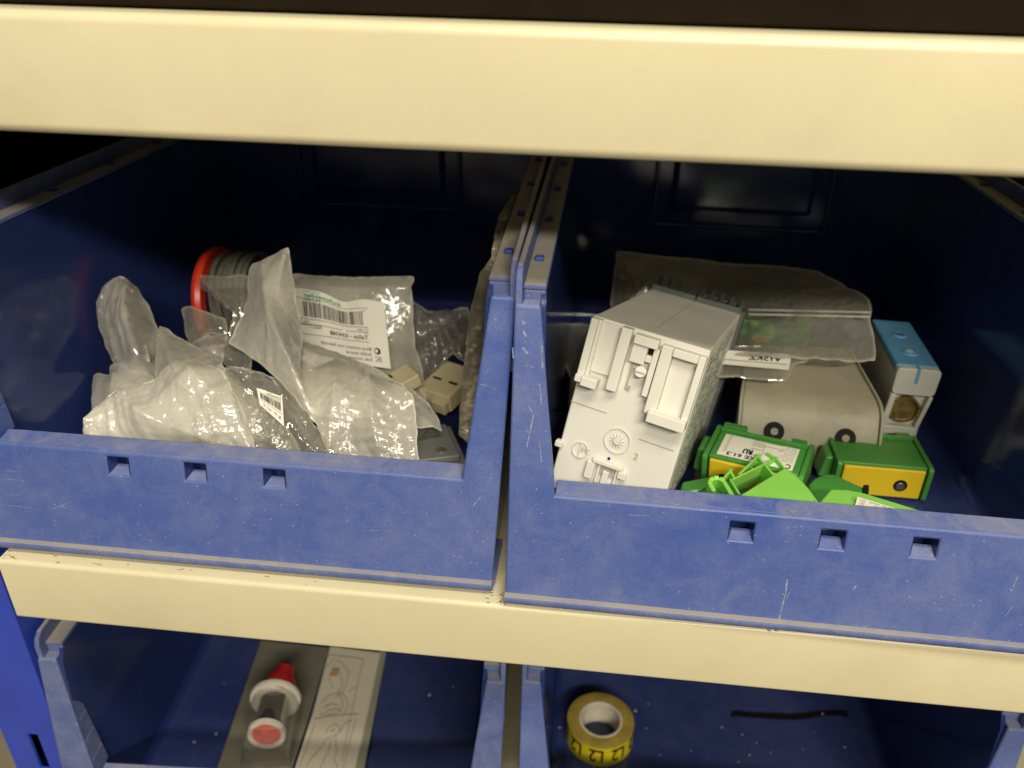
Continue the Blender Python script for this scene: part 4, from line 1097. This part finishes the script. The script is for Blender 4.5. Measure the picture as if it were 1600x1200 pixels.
# second lime piece with sticker
t = empty('open_terminal_housing', P(1360, 790, -0.2130), 'lime green housing with a white sticker, sinking behind the right bin lip', 'terminal housing', 'lime green terminal housings')
fp = [P(1262, 806, -0.1985), P(1298, 764, -0.2020), P(1322, 765, -0.2025), P(1350, 770, -0.2020), P(1400, 785, -0.2000), P(1476, 809, -0.1980), P(1480, 818, -0.1980), P(1284, 812, -0.1980)]
plate(fp, .005, 'housing', M['green_lime'], bevel=.0008)
nose = [P(1264, 768, -0.2130), P(1262, 756, -0.2130), P(1272, 746, -0.2130), P(1290, 739, -0.2130), P(1304, 740, -0.2130), P(1330, 752, -0.2120), P(1353, 762, -0.2110), P(1350, 770, -0.2110), P(1298, 772, -0.2120), P(1284, 790, -0.2120)]
plate(nose, .010, 'nose', M['green'], bevel=.0015)
plate([P(1349, 757, -0.2100), P(1358, 757, -0.2100), P(1358, 768, -0.2100), P(1349, 768, -0.2100)], .004, 'screw_hole', M['black'])
q = [P(1337, 780, -0.2008), P(1420, 806, -0.1988), P(1412, 818, -.2020), P(1329, 806, -.2010)]
stk = plate([Vector(p) + Vector((0, -.0012, .0022)) for p in q], .0003, 'sticker', M['paper'], bevel=0)
k = MB(); Q = [Vector(p) + Vector((0, -.0014, .0026)) for p in q]
def sq(u, v): return Q[0] * (1 - u) * (1 - v) + Q[1] * u * (1 - v) + Q[2] * u * v + Q[3] * (1 - u) * v
for i in range(4): put_text(k, 'Al Cu 16-50 mm2', lambda a, b_: sq(1 - a, b_), .06, .12 + i * .16, .08, .7 - .1 * (i % 2))
for i in range(5): put_text(k, '600 V', lambda a, b_: sq(1 - a, b_), .84, .1 + i * .12, .06, .1)
k.build('print', M['ink_grey'], stk, world_loc=t.location)
# small lime corner far right and rod at the left
t = empty('green_clip', P(1490, 806, -0.2130), 'small lime green clip corner just showing over the lip at the far right', 'clip', 'small green clips')
plate([P(1478, 800, -0.2010), P(1512, 812, -0.2000), P(1506, 830, -0.2000), P(1470, 822, -0.2010)], .006, 'body', M['green_lime'])
t = empty('green_clip', P(1090, 755, -0.2230), 'green clip bar lying between the white module and the open lime housing', 'clip', 'small green clips')
plate([P(1066, 752, -0.2150), P(1108, 744, -0.2150), P(1110, 752, -0.2140), P(1098, 764, -0.2130), P(1062, 768, -0.2140)], .006, 'body', M['green'], bevel=.0012)
plate([P(1060, 768, -0.2110), P(1090, 766, -0.2110), P(1088, 774, -0.2100), P(1060, 776, -0.2100)], .001, 'strip', M['white'], bevel=.0002)

# ---- grey block inside film at the left wall of the right bin
t = empty('grey_housing', (.012, .150, -.2372), 'rounded grey housing block behind the white module, by the left wall of the right bin', 'housing', rot=Matrix.Rotation(-.12, 3, 'Z'))
MB().box(-.0145, .022, -.022, .05, 0, .036).build('body', M['cast'], t, bevel=.006, seg=5)
MB().box(-.0150, .0225, -.0225, .05, .014, .0146).build('part_line', M['ink'], t)
t = bag('clear film edge draped over the grey block left of the white module', (.01, .17, -.23), 'clear bags in the right bin')
sheet('film', M['film_clear'], t, [(850, 503, .215), (905, 506, .213), (960, 510, .210), (960, 560, .18), (900, 600, .16), (880, 560, .175), (868, 530, .20)], ridges=[[(868, 506, .205), (884, 545, .182)]], seed=61, amp=.0012, freq=70, bulge=.002, step=4, seam_px=4)

# ---- zip bags
t = bag('wide clear zip bag over the blocks at the back of the right bin', (.09, .2, -.2), 'clear bags in the right bin', name='zip_bag')
sheet('film', M['film_zip'], t, [(966, 392, .245), (1022, 399, .243), (1096, 405, .242), (1147, 412, .238), (1211, 415, .232), (1278, 424, .222), (1316, 444, .205), (1358, 466, .190), (1361, 501, .168), (1366, 564, .132), (1265, 561, .132), (1150, 555, .134), (1050, 545, .200), (960, 530, .212), (954, 481, .226), (956, 454, .232), (961, 414, .240)],
      ridges=[[(957, 466, .228), (1100, 474, .222), (1250, 484, .180), (1356, 476, .182)], [(958, 482, .222), (1150, 494, .206), (1250, 504, .168), (1358, 502, .166)], [(1000, 500, .212), (1150, 512, .196), (1200, 516, .166), (1362, 520, .156)]], seed=71, amp=.0012, freq=50, bulge=.002, step=3.6, seam_px=4)
mb = MB()
for yy, dd in ((486, .172), (493, .168)):
    mb.tube([onY(1170 + i * 19, yy + (i - 5) * .4, dd + .016 - i * .0024) for i in range(11)], .0006, 6)
mb.build('zip_strip', M['film_milk'], t, world_loc=t.location, smooth=True)
t = bag('small clear bag with a black-lettered tag, tucked under the wide zip bag', (.09, .16, -.21), 'clear bags in the right bin', name='zip_bag')
sheet('film', M['film_clear'], t, [(1090, 540, .150), (1240, 545, .148), (1262, 563, .140), (1240, 572, .136), (1228, 596, .124), (1150, 590, .126), (1080, 590, .130)], seed=73, amp=.0014, freq=90, bulge=.003, step=4)
fn = quadmap([onY(1232, 580, .1270), onY(1120, 570, .1300), onY(1120, 548, .1400), onY(1236, 556, .1365)], off=.0010)
lab = paper(fn, 'tag', t)
k = MB(); put_text(k, 'V15KZ', lambda u, v: fn(u, v, .0003), .12, .45, .36, .45, bold=.02); flat(k, fn, .03, .97, .30, .33)
k.build('print', M['ink'], lab, world_loc=t.location)
# the green part in the zip bag
t = empty('green_plug', onY(1200, 530, .20), 'translucent green plug with a yellow end inside the wide zip bag', 'plug')
a = onY(1170, 522, .194); b_ = onY(1250, 527, .194)
MB().box(-.0230, .0210, 0, .014, -.007, .009, Matrix.Translation((a + b_) / 2) ).build('body', M['green'], t, bevel=.002, seg=3, world_loc=t.location)
a = onY(1192, 522, .186)
MB().box(-.008, .007, 0, .008, -.005, .006, Matrix.Translation(a)).build('nose', M['green_lime'], t, bevel=.003, seg=3, world_loc=t.location)
MB().box(-.006, .004, -.0006, .0004, -.006, -.001, Matrix.Translation(a)).build('yellow_end', M['yellow'], t, bevel=.001, world_loc=t.location)

# ------------------------------------------------------------------ lower left bin: blister pack and leaflet
ZF = -0.4392
def PZ(px, py, dz=0.0): return onZ(px, py, ZF + dz)
t = empty('blister_pack', PZ(430, 1120), 'long backing card with a clear blister holding a red and white capsule', 'blister pack')
q = [PZ(408, 1000, .003), PZ(514, 1012, .003), PZ(486, 1110, .005), PZ(452, 1215, .008), PZ(338, 1205, .008), PZ(366, 1120, .005)]
MB().prism(q, (0, 0, -.0006)).build('backing_card', M['card'], t, world_loc=t.location)
cA, cB = PZ(417, 1146, .022), PZ(431, 1090, .020)
ax = (cB - cA).normalized()
r_ = .0105
MB().cyl(cA + ax * .001, cB, r_ * .88, r_ * .80, n=40).build('barrel', M['barrel'], t, world_loc=t.location, smooth=True)
mb = MB(); side = ax.cross(Vector((0, 0, 1))).normalized(); upv = side.cross(ax)
vs = []
for k_ in range(9):
    a = math.radians(-35 + k_ * 9); d_ = (side * math.cos(a) + upv * math.sin(a)) * (r_ * .92)
    vs += [cA + ax * .001 + d_, cB + d_ * .93]
mb.add(vs, [(2 * i, 2 * i + 1, 2 * i + 3, 2 * i + 2) for i in range(8)]).build('barrel_label', M['cap_white'], t, world_loc=t.location, smooth=True)
MB().lathe([(r_ * .80, -.001), (r_ * 1.05, -.0015), (r_ * 1.08, .0010), (r_ * .86, .0016), (r_ * .80, -.001)], cA, ax).build('end_ring', M['cap_white'], t, world_loc=t.location, smooth=True)
MB().lathe([(.00001, -.0016), (r_ * .4, -.0014), (r_ * .84, -.0006), (r_ * .84, .001)], cA, ax).build('red_end', M['end_red'], t, world_loc=t.location, smooth=True)
MB().lathe([(r_ * .85, -.0035), (r_ * 1.45, -.0025), (r_ * 1.50, -.0006), (r_ * 1.35, .0015), (r_ * .8, .003)], cB, ax).build('flange', M['cap_white'], t, world_loc=t.location, smooth=True)
MB().lathe([(r_ * .95, .001), (r_ * .95, .006), (r_ * .62, .011), (r_ * .5, .016), (.00001, .0175)], cB + Vector((.0005, .002, .0035)), (PZ(452, 1035, .030) - cB)).build('red_cap', M['cap_red'], t, world_loc=t.location, smooth=True)
# blister dome: rounded shell over the capsule
bl_ = MB(); ring0 = []
ctr = (cA + cB) / 2; 
prof = [(-.026, .0145, .002), (-.025, .0145, .014), (-.020, .0140, .024), (.012, .0150, .026), (.026, .0120, .022), (.034, .0100, .012), (.036, .0100, .002)]
rows_ = []
axh = Vector((ax.x, ax.y, 0)).normalized(); sd = Vector((axh.y, -axh.x, 0))
for s_, hw_, hh in prof:
    rw = []
    for k_ in range(13):
        a = math.pi * k_ / 12; cx_ = -math.cos(a); 
        rw.append(Vector((ctr.x, ctr.y, ZF + .005)) + axh * s_ + sd * (math.copysign(abs(cx_) ** .6, cx_) * hw_) + Vector((0, 0, hh * math.sin(a) ** .5)))
    rows_.append(rw)
vs = [p for rw in rows_ for p in rw]; n_ = 13
bl_.add(vs, [(i * n_ + j, i * n_ + j + 1, (i + 1) * n_ + j + 1, (i + 1) * n_ + j) for i in range(len(rows_) - 1) for j in range(n_ - 1)])
o = bl_.build('blister', M['clear'], t, world_loc=t.location, smooth=True)
t = empty('instruction_leaflet', PZ(520, 1120), 'cream instruction leaflet with line drawings of hands, right of the red capsule', 'leaflet')
q = [PZ(516, 1010, .004), PZ(594, 1020, .004), PZ(578, 1100, .005), PZ(552, 1215, .008), PZ(456, 1215, .009), PZ(490, 1110, .006)]
lf = MB().prism(q, (0, 0, -.0004)).build('sheet', M['leaflet'], t, world_loc=t.location)
q2 = [p + Vector((.0, .0, -.0008)) for p in [PZ(594, 1012, .004), PZ(604, 1014, .004), PZ(566, 1215, .008), PZ(550, 1215, .008)]]
MB().prism(q2, (0, 0, -.0006)).build('dark_edge', M['card_pale'], t, world_loc=t.location)
k = MB()
def lp(px, py):
    f_ = (py - 1010) / 200.0
    return onZ(px, py, ZF + .0046 + .0042 * max(0, f_)) + Vector((0, 0, .0004))
def sk(pts, r=.0001): k.tube([lp(*p) for p in pts], r, 4)
sk([(508, 1045), (522, 1030), (534, 1036), (545, 1050), (540, 1075), (530, 1090)]); sk([(520, 1075), (514, 1060), (522, 1040), (530, 1050), (536, 1068), (528, 1086)])
sk([(502, 1100), (512, 1088), (528, 1084), (536, 1096), (534, 1110), (518, 1118), (500, 1116)]); sk([(506, 1106), (520, 1100), (530, 1104)]); sk([(510, 1112), (524, 1108), (532, 1110)])
sk([(524, 1092), (530, 1080), (540, 1090), (544, 1104), (536, 1118)]); sk([(545, 1082), (556, 1074)])
sk([(492, 1124), (520, 1119), (560, 1116)]); sk([(512, 1026), (520, 1024), (568, 1030)]); sk([(568, 1030), (548, 1120), (534, 1190)])
sk([(508, 1148), (514, 1136), (526, 1132), (532, 1142), (524, 1150), (512, 1154)]); sk([(516, 1144), (524, 1140)]); sk([(530, 1146), (540, 1130), (550, 1126)])
sk([(512, 1154), (498, 1172), (480, 1194), (478, 1200)]); sk([(518, 1156), (512, 1176), (500, 1200)]); sk([(524, 1152), (526, 1172), (522, 1188), (528, 1200)])
sk([(492, 1130), (482, 1160), (468, 1198)]); sk([(556, 1124), (546, 1160), (536, 1200)])
k.build('line_drawing', M['ink_grey'], lf, world_loc=t.location)
k = MB(); k.box(-.0022, .0022, -.003, .003, 0, .0003, Matrix.Translation(lp(524, 1052))); k.build('plaster_drawing', mat_simple('orange_print', (0.55, 0.30, 0.08), .5), lf, world_loc=t.location)

# ------------------------------------------------------------------ lower right bin: tape roll, streak, crumbs
c0 = PZ(934, 1150, 0.0) + Vector((0, .004, 0))
ctr = Vector((.0315, .102, ZF))
ctr = (onZ(886, 1128, ZF + .013) + onZ(990, 1132, ZF + .013)) / 2; ctr.z = ZF
t = empty('tape_roll', ctr, 'small roll of yellow tape printed L2, lying flat in the lower right bin', 'tape roll')
ro, ri, ht = (onZ(886, 1128, ZF + .013) - onZ(990, 1132, ZF + .013)).length / 2, .0118, .0165
MB().lathe([(ri + .0016, 0), (ro, 0), (ro, ht - .0002), (ro - .0003, ht), (ri + .0016, ht)], (0, 0, 0), n=64).build('tape_side', M['tape_side'], t, smooth=True)
MB().lathe([(ro + .0001, .0002), (ro + .0001, ht - .0003)], (0, 0, 0), n=64).build('tape_face', M['tape_y'], t, smooth=True)
MB().lathe([(ri, .0002), (ri + .0016, .0002), (ri + .0016, ht + .0004), (ri + .0006, ht + .0006), (ri, ht + .0002), (ri, .0002)], (0, 0, 0), n=64).build('core', M['core'], t, smooth=True)
k = MB()
for i in range(9):
    a0 = math.radians(-90 + 6 + (i - 4) * 38)
    def cf(u, v, a0=a0): 
        a = a0 - u; rr = ro + .00035; return Vector((rr * math.cos(a), rr * math.sin(a), v))
    # letters upside down: start at larger angle, hang from the top
    put_text(k, 'L2', lambda u, v: cf(u, ht * .86 - v), 0, 0, ht * .62, .42, bold=.02)
k.build('tape_print', M['ink'], t)
b3 = MB()
cs = [(1143, 1112), (1150, 1110), (1180, 1113), (1215, 1114), (1240, 1115), (1262, 1113), (1285, 1110), (1310, 1109), (1325, 1112)]
top = [onZ(x, y, ZF + .0004) for x, y in cs]
bot = [onZ(x, y + 9 + (1 if 2 < i < 6 else 0), ZF + .0004) for i, (x, y) in enumerate(cs)]
b3.add(top + bot, [(i, i + 1, i + 1 + len(cs), i + len(cs)) for i in range(len(cs) - 1)])
lowbin = [o for o in scene.objects if o.name.startswith('storage_bin')][3]
bpy.context.view_layer.update()
b3.build('marker_streak', M['marker'], lowbin, world_loc=lowbin.matrix_world.inverted())
mb = MB(); rs = random.Random(9)
for (x, y) in ((1171, 1180), (1031, 1180), (1160, 1148), (1013, 1100), (1010, 1138), (671, 1086), (708, 1073), (338, 1147), (304, 1160), (350, 1068), (1320, 1168)) + tuple((rs.uniform(850, 1450), rs.uniform(1100, 1198)) for _ in range(14)):
    p = onZ(x, y, ZF + .0004); r = rs.uniform(.0003, .0008)
    mb.hexa([p + Vector((-r, -r, 0)), p + Vector((r, -r * .6, 0)), p + Vector((r * .8, r, 0)), p + Vector((-r, r * .7, 0))], [p + Vector((-r * .7, -r * .7, r)), p + Vector((r * .6, -r * .5, r)), p + Vector((r * .6, r * .7, r)), p + Vector((-r * .6, r * .5, r))])
tag(mb.build('crumbs', M['crumb']), 'scattered pale crumbs on the floors of the lower bins', 'crumbs', kind='stuff')
